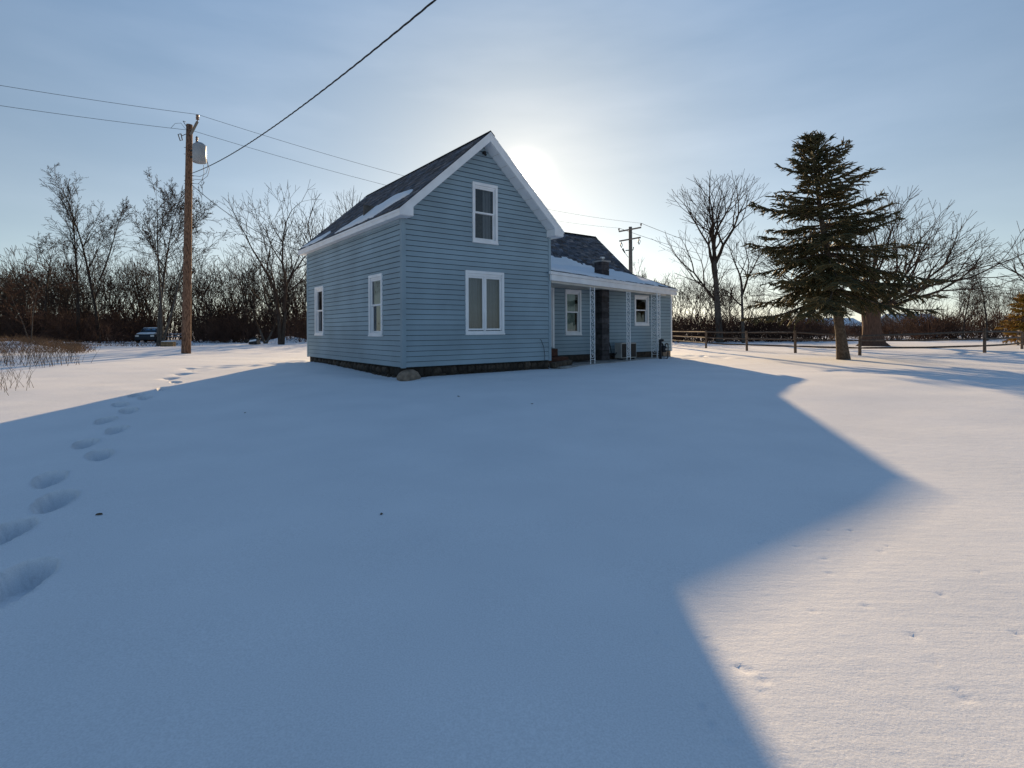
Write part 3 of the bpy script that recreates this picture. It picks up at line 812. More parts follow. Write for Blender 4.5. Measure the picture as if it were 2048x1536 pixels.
for (v0, z0, v1, z1) in ((1.83, 3.0, KINK[0], KINK[1] - .02), (KINK[0], KINK[1] - .02, RIDGE[0], RIDGE[1] - .02)):
    mb = MB(); mb.hexa([(WU - .01, v0, z0 - .17), (WU + .015, v0, z0 - .17), (WU + .015, v1, z1 - .17), (WU - .01, v1, z1 - .17)], [(WU - .01, v0, z0), (WU + .015, v0, z0), (WU + .015, v1, z1), (WU - .01, v1, z1)])
    mb.build('rake_board', M['white'], wroof)

# ---- block chimney through the porch roof
ch = MB(); ch.box(8.83, 9.20, 1.56, PW - .03, .0, 3.78); chim = ch.build('chimney', M['mortar'], house)
z = .1; k = 0
while z < 3.72:
    h = .19
    mb = MB(); mb.box(8.81, 9.22, 1.53, PW - .028, z, z + h); mb.build('block', M['block'], chim, bevel=.008)
    z += .2; k += 1
mb = MB(); mb.box(8.76, 9.27, 1.48, PW + .03, 3.80, 3.86); mb.build('chimney_cap', M['concrete'], chim, bevel=.01)
mb = MB(); mb.lathe([(.07, 3.86), (.07, 3.93), (.10, 3.94), (.10, 3.99), (.06, 4.01), (.0, 4.015)], (9.05, 1.72, 0), 12); mb.build('flue', M['galv'], chim, smooth=False)

# ---- porch slab, edging timbers, steps
mb = MB()
pl = [tuple((E0 + dE * .6 - oE * .05)[:2]), tuple((E0 + dE * (PLEN - .6) - oE * .0)[:2]), (WE - .2, PW + .025), (W + .01, PW + .025)]
mb.prism(pl, lambda p, t: (p[0], p[1], t), -.2, .115); slabo = mb.build('porch_slab', M['concrete'], house, bevel=.01)
def stick(mb, p, q, w, h):
    p, q = np.array(p), np.array(q); d = (q - p) / np.linalg.norm(q - p); n = np.cross(d, (0, 0, 1)); n /= np.linalg.norm(n); u2 = np.cross(n, d)
    r = lambda c: [tuple(c + n * w / 2 * a + u2 * h / 2 * b) for a, b in ((-1, -1), (1, -1), (1, 1), (-1, 1))]
    mb.quadstrip([r(p), r(q)])
for (p, q, w_, h_) in (((5.05, .12, .17), (6.25, .55, .20), .16, .17), ((6.35, 1.35, .26), (8.2, 1.50, .26), .22, .22)):
    mb = MB(); stick(mb, p, q, w_, h_); mb.build('edging_stone', M['stone'], slabo, bevel=.03)
mb = MB(); mb.box(5.6, 6.55, .95, 1.62, .11, .36); st = mb.build('step', M['redwood'], house, bevel=.008)
mb = MB(); mb.box(5.6, 6.38, 1.30, 1.93, .362, .62); mb.build('step', M['redwood'], house, bevel=.008)

# ---- wrought iron porch posts
def iron_post(c, ang, wid, ztop, name='porch_post'):
    ca, sa = math.cos(ang), math.sin(ang)
    P = lambda s, z: (c[0] + s * ca, c[1] + s * sa, z)
    h = wid / 2; b = .012; z0 = .115
    mb = MB()
    for s in (-h, h):
        mb.tube([P(s, z0), P(s, ztop)], .019, 4)
    for zz in (z0 + .14, ztop - .06): mb.tube([P(-h, zz), P(h, zz)], .011, 4)
    post = mb.build(name, M['iron'], house)
    n = 5; hh = (ztop - z0 - .30) / n
    for i in range(n):
        zc = z0 + .18 + hh * (i + .5)
        mb = MB()
        for sg in (1, -1):
            pts = []
            for k in range(15):
                t = k / 14; a = t * 2.1 * math.pi; r = (h - .018) * (1 - .72 * t)
                pts.append(P(sg * (r * math.cos(a) - .0 * h) * .9, zc + sg * (hh * .26 + r * math.sin(a) * .95)))
            mb.tube(pts, .0115, 4)
        mb.tube([P(-h, zc - hh * .16), P(h * .2, zc), P(h, zc + hh * .16)], .008, 4)
        mb.build('scroll', M['iron'], post)
    return post
ang = math.atan2(dE[1], dE[0])
iron_post((7.20, .46), ang, .27, 2.70)
iron_post((9.70, 1.02), ang, .27, 2.70)
iron_post((11.90, 1.32), ang, .25, 2.72)
iron_post((11.77, 1.44), ang + math.pi / 2, .22, 2.72)

# ---- things standing on the porch or against the walls
def house_pt(u, v, z=0):
    x, y = to_world(u, v); return (x, y, z)
ac = thing('air_conditioner', 'beige air conditioning unit with dark grille behind the middle porch post', 'air conditioner', house_pt(9.66, 1.34, .115), TH)
mb = MB(); mb.box(0, .88, .0, .34, .05, .64); mb.build('casing', M['acbox'], ac, bevel=.012)
mb = MB(); mb.box(.03, .84, -.008, -.001, .09, .60); gr = mb.build('grille', M['black'], ac)
for i in range(14):
    mb = MB(); mb.box(.05, .82, -.016, -.0085, .11 + i * .034, .118 + i * .034); mb.build('grille_slat', M['black'], gr)
mb = MB(); mb.box(.36, .46, -.022, -.017, .09, .60); mb.build('grille_bar', M['acbox'], gr)
for x in (.08, .74):
    mb = MB(); mb.box(x, x + .06, .03, .3, 0, .05); mb.build('foot', M['black'], ac)
mb = MB(); mb.tube([(-.35, .45, .75), (-.28, .38, .72), (-.22, .36, .5), (-.2, .32, .2), (-.12, .28, .12), (.0, .25, .25), (.03, .2, .28)], .022, 6); mb.build('refrigerant_line', M['black'], ac, smooth=True)

gm = thing('gas_meter', 'dark gas meter with looped pipe beside the end porch post', 'gas meter', house_pt(11.62, 1.02, .08), TH)
mb = MB(); mb.tube([(-.02, .0, -.1), (-.02, .0, .78)], .055, 8); mb.build('riser', M['black'], gm, smooth=True)
mb = MB(); mb.tube([(-.02, 0, .66), (.10, 0, .62), (.16, 0, .5)], .03, 8); mb.tube([(.28, 0, .46), (.30, 0, .58), (.36, .0, .62), (.46, .0, .60), (.48, 0, .5), (.48, .02, .04), (.44, .04, .0), (.06, .04, .0)], .022, 8); mb.build('pipe', M['black'], gm, smooth=True)
mb = MB(); mb.lathe([(.0, .26), (.10, .27), (.125, .33), (.125, .45), (.09, .52), (.0, .54)], (.20, .0, 0), 14); mb.build('meter_body', M['black'], gm, smooth=True)
mb = MB(); mb.lathe([(.0, .70), (.07, .71), (.09, .75), (.07, .79), (.0, .80)], (.08, .0, 0), 12); mb.build('regulator', M['black'], gm, smooth=True)
mb = MB(); mb.box(.14, .26, -.135, -.12, .36, .42); mb.build('dial', M['acbox'], gm)

cb = thing('wall_cable', 'thin dark cable hanging loose at the lower right of the gable wall', 'cable', house_pt(4.55, -.04, .3), TH)
mb = MB(); mb.tube([(-.12, -.01, .68), (-.08, -.02, .66), (.02, -.02, .45), (.06, -.02, .2), (.06, -.01, .0), (.06, .0, -.12)], .007, 5); mb.build('cable_run', M['wire'], cb)

# ------------------------------------------------------------------ segments to tubes (trees)
def seg_mesh(S, sides=3):
    S = np.asarray(S, float)
    p0, p1, r0, r1 = S[:, 0:3], S[:, 3:6], S[:, 6], S[:, 7]
    d = p1 - p0; d /= np.linalg.norm(d, axis=1, keepdims=True) + 1e-9
    ref = np.where(np.abs(d[:, 2:3]) < .9, np.array([[0, 0, 1.0]]), np.array([[1.0, 0, 0]]))
    sx = np.cross(d, ref); sx /= np.linalg.norm(sx, axis=1, keepdims=True) + 1e-9
    sy = np.cross(sx, d)
    n = len(S); V = np.zeros((n, 2, sides, 3))
    for k in range(sides):
        a = 2 * math.pi * k / sides
        o = math.cos(a) * sx + math.sin(a) * sy
        V[:, 0, k] = p0 + o * r0[:, None]; V[:, 1, k] = p1 + o * r1[:, None]
    base = np.arange(n)[:, None] * 2 * sides
    Fq = []
    for k in range(sides):
        k2 = (k + 1) % sides
        Fq.append(np.concatenate([base + k, base + k2, base + sides + k2, base + sides + k], 1))
    return V.reshape(-1, 3), np.concatenate(Fq, 0)

def nrm3(x, y, z):
    l = math.sqrt(x * x + y * y + z * z) + 1e-9; return x / l, y / l, z / l
def grow(out, rg, p, d, Ln, r, lev, P):
    n = P['n'][lev]; st = Ln / n; re = max(r * P['taper'][lev], P['rmin'])
    last = lev == P['levels'] - 1
    wig, trop = P['wig'][lev], P['trop'][lev]
    start = P['start'][lev]; kids = 0 if last else P['kids'][lev] / max(1, n * (1 - start))
    for i in range(n):
        t = (i + 1) / n
        d = nrm3(d[0] + rg.gauss(0, wig), d[1] + rg.gauss(0, wig), d[2] + rg.gauss(0, wig) + trop)
        q = (p[0] + d[0] * st, p[1] + d[1] * st, p[2] + d[2] * st)
        ra = r + (re - r) * i / n; rb = r + (re - r) * t
        out.append((*p, *q, ra, rb, lev)); p = q
        if not last and t > start:
            k = int(kids) + (1 if rg.random() < kids - int(kids) else 0)
            for _ in range(k):
                an = R(rg.uniform(*P['ang'][lev])); az = rg.uniform(0, 2 * math.pi)
                hx, hy, hz = nrm3(d[1], -d[0], 0.001) if abs(d[2]) < .95 else (1, 0, 0)
                gx, gy, gzz = d[1] * hz - d[2] * hy, d[2] * hx - d[0] * hz, d[0] * hy - d[1] * hx
                ca, sa = math.cos(az) * math.sin(an), math.sin(az) * math.sin(an); c = math.cos(an)
                cd = nrm3(d[0] * c + hx * ca + gx * sa, d[1] * c + hy * ca + gy * sa, d[2] * c + hz * ca + gzz * sa)
                cl = Ln * P['ratio'][lev] * (1 - P['apical'][lev] * (t - start) / max(1e-6, 1 - start)) * rg.uniform(.7, 1.15)
                grow(out, rg, p, cd, cl, max(P['rmin'], min(rb * .8, r * P['rr'][lev] * (1 - .45 * t))), lev + 1, P)
def PP(**k):
    d = dict(levels=5, n=[12, 7, 5, 4, 2], wig=[.05, .10, .13, .16, .2], trop=[.02, .06, .04, .03, .0], start=[.3, .15, .12, .1, 0], kids=[13, 7, 5, 4, 0],
             ang=[(30, 55), (25, 55), (25, 60), (25, 65), (0, 0)], ratio=[.5, .5, .5, .5, .5], apical=[.6, .5, .4, .4, 0], taper=[.15, .2, .3, .5, .7], rr=[.42, .5, .55, .6, .6], rmin=.012)
    d.update(k); return d


def fork(out, rg, p, d, Ln, r, dep, P, lev=1):
    n = (3 if dep >= 3 else 2 if dep == 2 else 1) if lev else 6; st = Ln / n; re = max(r * (.82 if lev else .55), P['rmin'])
    for i in range(n):
        d = nrm3(d[0] + rg.gauss(0, P['fw']), d[1] + rg.gauss(0, P['fw']), d[2] + rg.gauss(0, P['fw']) + P['ft'])
        q = (p[0] + d[0] * st, p[1] + d[1] * st, p[2] + d[2] * st)
        out.append((*p, *q, r + (re - r) * i / n, r + (re - r) * (i + 1) / n, lev)); p = q
        if lev > 0 and dep >= 1 and rg.random() < P['fl'] and (i < n - 1 or n == 1):
            cd = tilt(rg, d, rg.uniform(30, 60)); fork(out, rg, p, cd, Ln * rg.uniform(.45, .75), max(P['rmin'], r * .45), max(0, dep - rg.choice((2, 3))), P, lev + 2)
    if dep <= 0: return
    az = rg.uniform(0, 6.28); k = 3 if rg.random() < P['f3'] else 2
    for c in range(k):
        an = rg.uniform(6, 20) if c == 0 else rg.uniform(*P['fa'])
        cd = tilt(rg, d, an, az + c * 2 * math.pi / k + rg.uniform(-.5, .5))
        fork(out, rg, p, cd, Ln * (rg.uniform(.78, .98) if c == 0 else rg.uniform(.62, .9)), max(P['rmin'], re * (.86 if c == 0 else .64)), dep - 1, P, lev + 1)
def tilt(rg, d, ang, az=None):
    az = rg.uniform(0, 6.28) if az is None else az; an = R(ang)
    hx, hy, hz = nrm3(d[1], -d[0], 0.001) if abs(d[2]) < .98 else (1, 0, 0)
    gx, gy, g3 = d[1] * hz - d[2] * hy, d[2] * hx - d[0] * hz, d[0] * hy - d[1] * hx
    ca, sa, c = math.cos(az) * math.sin(an), math.sin(az) * math.sin(an), math.cos(an)
    return nrm3(d[0] * c + hx * ca + gx * sa, d[1] * c + hy * ca + gy * sa, d[2] * c + hz * ca + g3 * sa)
def FP(**k):
    d = dict(rmin=.011, fw=.07, ft=.045, fl=.30, f3=.22, fa=(24, 46)); d.update(k); return d

def bare_tree(label, base, stems, P, seed, tm, cm, group='bare trees', H=None, hw=None, name='bare_tree'):
    """stems: (offset, direction, length, radius[, fork depth]); without a depth the stem is a leader with side branches.
    H, hw: height and half width of the finished tree in metres"""
    rg = random.Random(seed); S = []
    for s_ in stems:
        off, d, Ln, r = s_[:4]; o3 = (off[0], off[1], -.15 + (off[2] if len(off) > 2 else 0))
        if len(s_) == 4: grow(S, rg, o3, nrm3(*d), Ln, r, 0, P)
        elif s_[4] < 0:
            dn = nrm3(*d)
            for i in range(6):
                S.append(tuple(o3[c] + dn[c] * Ln * i / 6 for c in range(3)) + tuple(o3[c] + dn[c] * Ln * (i + 1) / 6 for c in range(3)) + (r * (1 - .45 * i / 6), r * (1 - .45 * (i + 1) / 6), 0))
        else: fork(S, rg, o3, nrm3(*d), Ln, r, s_[4], P, s_[5] if len(s_) > 5 else 1)
    S = np.array(S)
    if H:
        k = H / max(S[:, 2].max(), S[:, 5].max()); S[:, 2] *= k; S[:, 5] *= k
    if hw:
        k = hw / np.percentile(np.abs(S[:, 3]), 98.5)
        for c in (0, 1, 3, 4): S[:, c] *= k
    t = thing(name, label, 'tree', base, 0, group)
    tr = S[S[:, 8] == 0]; cr = S[S[:, 8] > 0]
    v, f = seg_mesh(tr, 8); mesh_np('trunk', v, f, tm, t, smooth=True)
    big = cr[cr[:, 6] > .03]; small = cr[cr[:, 6] <= .03]
    v1, f1 = seg_mesh(big, 5) if len(big) else (np.zeros((0, 3)), np.zeros((0, 4), int))
    v2, f2 = seg_mesh(small, 3) if len(small) else (np.zeros((0, 3)), np.zeros((0, 4), int))
    mesh_np('crown', np.concatenate([v1, v2]), np.concatenate([f1, f2 + len(v1)]), cm, t)
    return t
def base_at(px, Y, z=None):
    rx, _ = pix_ray(px, 690); X = rx * Y
    return (X, Y, gz(X, Y) if z is None else z)
def top_h(py, Y, px=1024): return CAM_Z + (HORIZON - ROLL * (px - 1024) - py) / F_PX * Y

G = 'bare trees at the edge of the left wood'
TALL = lambda **k: {**PP(wig=[.022, .09, .13, .16, .2], start=[.22, .12, .1, .1, 0], kids=[20, 6, 4, 2, 0], n=[14, 7, 4, 2, 1], ratio=[.36, .52, .55, .55, .5], ang=[(22, 42), (22, 45), (25, 50), (25, 55), (0, 0)], trop=[.01, .09, .05, .03, 0], taper=[.08, .15, .3, .5, .7], rr=[.33, .45, .5, .6, .6], apical=[.55, .5, .4, .4, 0], rmin=.0075), **FP(), **k}
bare_tree('tall slender bare tree, leftmost of the two tall ones above the left wood', base_at(156, 46), [((0, 0), (-.02, 0, 1), 14.3, .15)], TALL(), 21, M['bark'], M['twig'], G, top_h(352, 46), 1.9)
bare_tree('tall slender bare tree with forked top, right of its tall neighbour in the left wood', base_at(199, 48), [((0, 0), (-.02, 0, 1), 15.2, .15), ((0, 0, 6.5), (.30, 0.1, 1), 7.5, .08)], TALL(), 33, M['bark'], M['twig'], G, top_h(345, 48), 2.7)
X, Y, Z = pix_ground(317, 692)
bare_tree('clump of bare tree with several trunks left of the wooden power pole', (X, Y, Z), [((0, 0), (-.06, .1, 1), 11, .13), ((.1, .1), (.05, 0, 1), 11.4, .12), ((.15, .1), (.24, .05, 1), 10.8, .10)],
          TALL(start=[.36, .1, .1, .1, 0], kids=[12, 7, 5, 3, 0], ratio=[.46, .52, .5, .5, .5], ang=[(22, 46), (25, 50), (25, 55), (25, 60), (0, 0)]), 45, M['bark_grey'], M['twig'], G, top_h(338, Y) - Z, 3.4)
X, Y, Z = pix_ground(561, 689)
bare_tree('broad dark bare tree with double trunk at the left corner of the house', (X, Y, Z), [((0, 0), (-.05, 0, 1), 2.6, .20, -1), ((.15, 0), (.05, .1, 1), 3.0, .17, -1), ((-.15, 0, 2.4), (-.25, 0, 1), 1.9, .15, 7), ((-.12, 0, 2.2), (-.8, .2, .9), 1.6, .10, 6), ((.2, .1, 2.8), (.28, 0, 1), 2.0, .14, 7), ((.2, .1, 2.8), (.0, .4, 1), 1.9, .12, 6)],
          FP(ft=.04), 57, M['bark'], M['twig'], G, top_h(363, Y) - Z, 4.4)
bare_tree('crooked low bare tree with arched trunk left of the double trunk tree', base_at(531, Y + 2), [((0, 0), (-.5, 0, 1), 1.5, .12, -1), ((0, 0), (.6, 0, .9), 1.6, .11, -1), ((-.7, 0, 1.2), (-.3, 0, 1), 1.0, .09, 5), ((.9, 0, 1.2), (.4, 0, 1), 1.0, .09, 5)], FP(fw=.12), 61, M['bark_grey'], M['twig'], G, 5.2, 2.6)
bare_tree('bare tree rising behind the lower left edge of the house roof', base_at(655, 50), [((0, 0), (0, 0, 1), 4.0, .22, -1), ((0, 0, 3.7), (-.3, 0, 1), 2.0, .15, 6), ((0, 0, 3.7), (.3, 0, 1), 2.0, .15, 6)], FP(), 71, M['bark'], M['twig'], G, top_h(385, 50), 3.6)
bare_tree('bare tree whose top shows above the middle of the main roof', base_at(722, 54), [((0, 0), (.02, 0, 1), 5.0, .22, -1), ((0, 0, 4.6), (-.25, 0, 1), 2.2, .15, 6), ((0, 0, 4.6), (.25, 0, 1), 2.2, .15, 6)], FP(), 75, M['bark'], M['twig'], G, top_h(372, 54), 3.3)
bare_tree('pale thin sapling standing at the left bank of weeds', base_at(62, 33), [((0, 0), (-.03, 0, 1), 5.2, .032), ((0, 0, 0), (-.25, 0, 1), 3.9, .024)], {**PP(levels=4, kids=[12, 5, 4, 0, 0], start=[.3, .1, .1, 0, 0], rmin=.009), **FP()}, 79, M['bark_grey'], M['brush'], G, 5.0, 1.5)
bare_tree('bare tree at far left edge of the photo above the bank', base_at(90, 47), [((0, 0), (.02, 0, 1), 9.0, .14)], TALL(), 83, M['bark'], M['twig'], G, top_h(465, 47), 2.2)

G2 = 'bare trees across the right side'
bare_tree('large bare tree with fan shaped crown and one low limb, between house and spruce', base_at(1440, 46), [((0, 0), (-.05, 0, 1), 8.0, .33, -1), ((-.2, 0, 5.6), (-.30, .0, 1), 2.0, .17, 6), ((-.35, 0, 7.7), (.10, .1, 1), 1.8, .19, 6), ((-.35, 0, 7.7), (.50, .1, 1), 1.9, .17, 6), ((-.35, 0, 7.7), (-.22, -.1, 1), 1.8, .18, 6), ((-.15, 0, 3.9), (-.68, 0, .75), 1.75, .12, 5)],
          FP(ft=.05, fa=(18, 38), fw=.05), 102, M['bark_grey'], M['twig'], G2, top_h(343, 46, 1440), 4.2)
bare_tree('mid height bare tree with crooked limbs at the left edge of the spruce', base_at(1487, 44), [((0, 0), (-.03, 0, 1), 5.4, .15, -1), ((-.1, 0, 5.0), (-.35, 0, 1), 1.5, .10, 5), ((-.1, 0, 4.6), (.55, 0, 1), 1.7, .10, 5), ((-.1, 0, 3.6), (-.9, 0, .5), 1.2, .07, 4)],
          FP(fw=.13), 113, M['bark_grey'], M['twig'], G2, top_h(440, 44, 1487), 3.2)
X, Y, Z = pix_ground(1746, 692)
st = []
rgt = random.Random(7)
for k in range(15):
    a = 2 * math.pi * k / 15 + rgt.uniform(-.2, .2); tl = (.45, 1.0, 1.7, 2.6, 1.3)[k % 5]
    st.append(((0.2 * math.cos(a), .2 * math.sin(a), 2.5 + rgt.uniform(-.2, .7)), (math.cos(a) * tl, math.sin(a) * tl * .6, 1.0), rgt.uniform(1.75, 2.1), .13, 6))
bt = bare_tree('old bare tree with thick flared reddish trunk and wide crown behind the spruce', (X, Y, Z), [((0, 0), (0, 0, 1), 3.2, .50, -1)] + st,
          FP(ft=.035, fa=(16, 36), fw=.05, fl=.35), 127, M['bark_red'], M['twig'], G2, top_h(375, Y, 1800) - Z, 7.2)
mb = MB(); rings = []
for z_, r_ in ((-.2, 1.05), (.0, .92), (.25, .68), (.7, .54), (1.5, .49), (2.3, .52), (2.8, .46), (3.2, .25)):
    rings.append([(r_ * (1 + .13 * math.sin(5 * a + z_) + .06 * math.sin(11 * a)) * math.cos(a) - .12 * z_ * .3, r_ * (1 + .13 * math.sin(5 * a + z_)) * math.sin(a), z_) for a in [2 * math.pi * k / 28 for k in range(28)]])
mb.quadstrip(rings); bo_ = mb.build('bole', M['bark_red'], bt, smooth=True)
THIN = TALL(kids=[18, 6, 4, 2, 0], ratio=[.30, .5, .5, .5, .5])
bare_tree('thin bare tree left of the golden conifer, behind the fence', base_at(1975, 48), [((0, 0), (.0, 0, 1), 9.0, .09)], THIN, 131, M['bark'], M['twig'], G2, top_h(515, 48, 1975), 1.7)
bare_tree('thin bare tree second from the golden conifer, behind the fence', base_at(1925, 50), [((0, 0), (.02, 0, 1), 8.2, .08)], THIN, 137, M['bark'], M['twig'], G2, top_h(530, 50, 1925), 1.6)
bare_tree('bare tree reaching in at the far right edge above the golden conifer', base_at(2090, 44), [((0, 0), (-.04, 0, 1), 3.5, .24, -1), ((0, 0, 3.3), (-.5, 0, 1), 1.9, .15, 6), ((0, 0, 3.3), (.4, 0, 1), 1.9, .15, 6)], FP(), 139, M['bark'], M['twig'], G2, top_h(450, 44, 2060), 3.6)
bare_tree('round topped bare tree showing over the porch roof beside the far pole', base_at(1292, 58), [((0, 0), (.02, 0, 1), 3.0, .25, -1), ((0, 0, 2.7), (-.4, 0, 1), 1.8, .15, 6), ((0, 0, 2.7), (.4, 0, 1), 1.8, .15, 6), ((0, 0, 2.7), (.1, .3, 1), 1.8, .13, 5)], FP(ft=.03, fa=(18, 38), rmin=.014), 149, M['bark'], M['twig'], G2, top_h(513, 58, 1290), 2.9)

# ------------------------------------------------------------------ woods and brush that read as one mass
def templates(n, seed, dep, L0, r, P, trunk, stems=1, spread=.2):
    T = []
    for k in range(n):
        rg = random.Random(seed + k); S = []
        for s in range(stems):
            d = nrm3(rg.gauss(0, spread), rg.gauss(0, spread), 1); z0 = -.1
            if trunk:
                h = trunk * rg.uniform(.7, 1.2); S.append((0, 0, -.2, d[0] * h, d[1] * h, h * d[2], r, r * .8, 0)); p = (d[0] * h, d[1] * h, h * d[2])
                fork(S, rg, p, tilt(rg, d, 12), L0, r * .62, dep, P); fork(S, rg, p, tilt(rg, d, 26), L0 * .9, r * .5, dep, P)
            else:
                fork(S, rg, (rg.gauss(0, .12), rg.gauss(0, .12), -.1), d, L0 * rg.uniform(.7, 1.1), r, dep, P)
        S = np.array(S); k = 1 / max(S[:, 5].max(), .1); S[:, :8] *= k      # unit height
        T.append(S)
    return T
def scatter(name, T, places, m, label, cat, seed, rmin, sides=3):
    rg = random.Random(seed); out = []
    for (x, y, z, h) in places:
        S = T[rg.randrange(len(T))].copy(); a = rg.uniform(0, 6.28); c, sn = math.cos(a), math.sin(a)
        for o in (0, 3):
            xx = S[:, o] * c - S[:, o + 1] * sn; yy = S[:, o] * sn + S[:, o + 1] * c
            S[:, o] = xx * h + x; S[:, o + 1] = yy * h + y; S[:, o + 2] = S[:, o + 2] * h + z
        S[:, 6:8] = np.maximum(S[:, 6:8] * h, rmin)
        out.append(S)
    v, f = seg_mesh(np.concatenate(out), sides)
    o = mesh_np(name, v, f, m)
    return tag(o, label, cat, kind='stuff')
WT = templates(12, 300, 4, 1.7, .085, FP(ft=.06, fl=.35, f3=.15, fa=(20, 38)), 3.5)
rg = random.Random(17)
def band(pl, px0, px1, n, y0, y1, h0, h1):
    for i in range(n):
        px = rg.uniform(px0, px1); Y = rg.uniform(y0, y1); X = pix_ray(px, 690)[0] * Y
        pl.append((X, Y, gz(X, Y) * .6, rg.uniform(h0, h1)))
pl = []
band(pl, -300, 800, 400, 55, 88, 7.0, 11.4)
band(pl, -200, 640, 90, 49, 57, 4.0, 7.0)
pl = [p for p in pl if not (1024 + F_PX * p[0] / p[1] > 215 and p[1] < 56)]
for i in range(60):                                     # the wood goes on round the left of the yard
    a = R(rg.uniform(140, 200)); d_ = rg.uniform(48, 62); pl.append((d_ * math.cos(a), d_ * math.sin(a) , 0, rg.uniform(6, 10)))
scatter('woods', WT, pl, M['twig'], 'dense leafless wood along the left horizon', 'woods', 5, .016)
pl = []
band(pl, 1335, 1480, 34, 58, 76, 6.0, 8.6); band(pl, 1480, 2250, 110, 80, 118, 7, 11.5); band(pl, 780, 1335, 40, 70, 100, 4.5, 6.5)
scatter('woods', WT, pl, M['twig'], 'thin leafless wood along the right horizon', 'woods', 6, .014)
pl = []
for i in range(34):                                     # trees behind the camera, mirrored in the gable windows
    a = R(rg.uniform(205, 335)); d_ = rg.uniform(26, 48); pl.append((d_ * math.cos(a), d_ * math.sin(a), -.1, rg.uniform(6, 10)))
scatter('woods', WT, pl, M['twig'], 'leafless trees on the near side of the yard, mirrored in the gable windows', 'woods', 9, .016)
BT = templates(8, 500, 3, .9, .030, FP(fw=.13, ft=.02, fl=.35, fa=(22, 50)), 0, stems=5, spread=.55)
pl = []
band(pl, -260, 640, 330, 44, 58, 1.8, 3.8)
band(pl, -260, 640, 260, 58, 78, 3.0, 5.6)
def clear_view(pl):
    c1 = pix_ground(302, 685)[1] + 3.5; c2 = pix_ground(350, 681)[1] + 3.0
    px = lambda p: 1024 + F_PX * p[0] / p[1]
    return [p for p in pl if not (px(p) > 215 and p[1] < 48 or 240 < px(p) < 330 and p[1] < c1 or 318 <= px(p) < 385 and p[1] < c2)]
pl = clear_view(pl)
scatter('brush', BT, pl, M['brush'], 'reddish brown undergrowth at the foot of the left wood', 'undergrowth', 7, .011)
pl = []
band(pl, 1330, 1660, 150, 46, 56, 2.0, 3.1); band(pl, 1660, 1780, 40, 58, 66, 1.2, 2.2); band(pl, 1780, 2250, 150, 50, 62, 2.0, 3.6)
scatter('brush', BT, pl, M['brush'], 'low dark hedgerow of brush behind the rail fence', 'hedgerow', 8, .012)

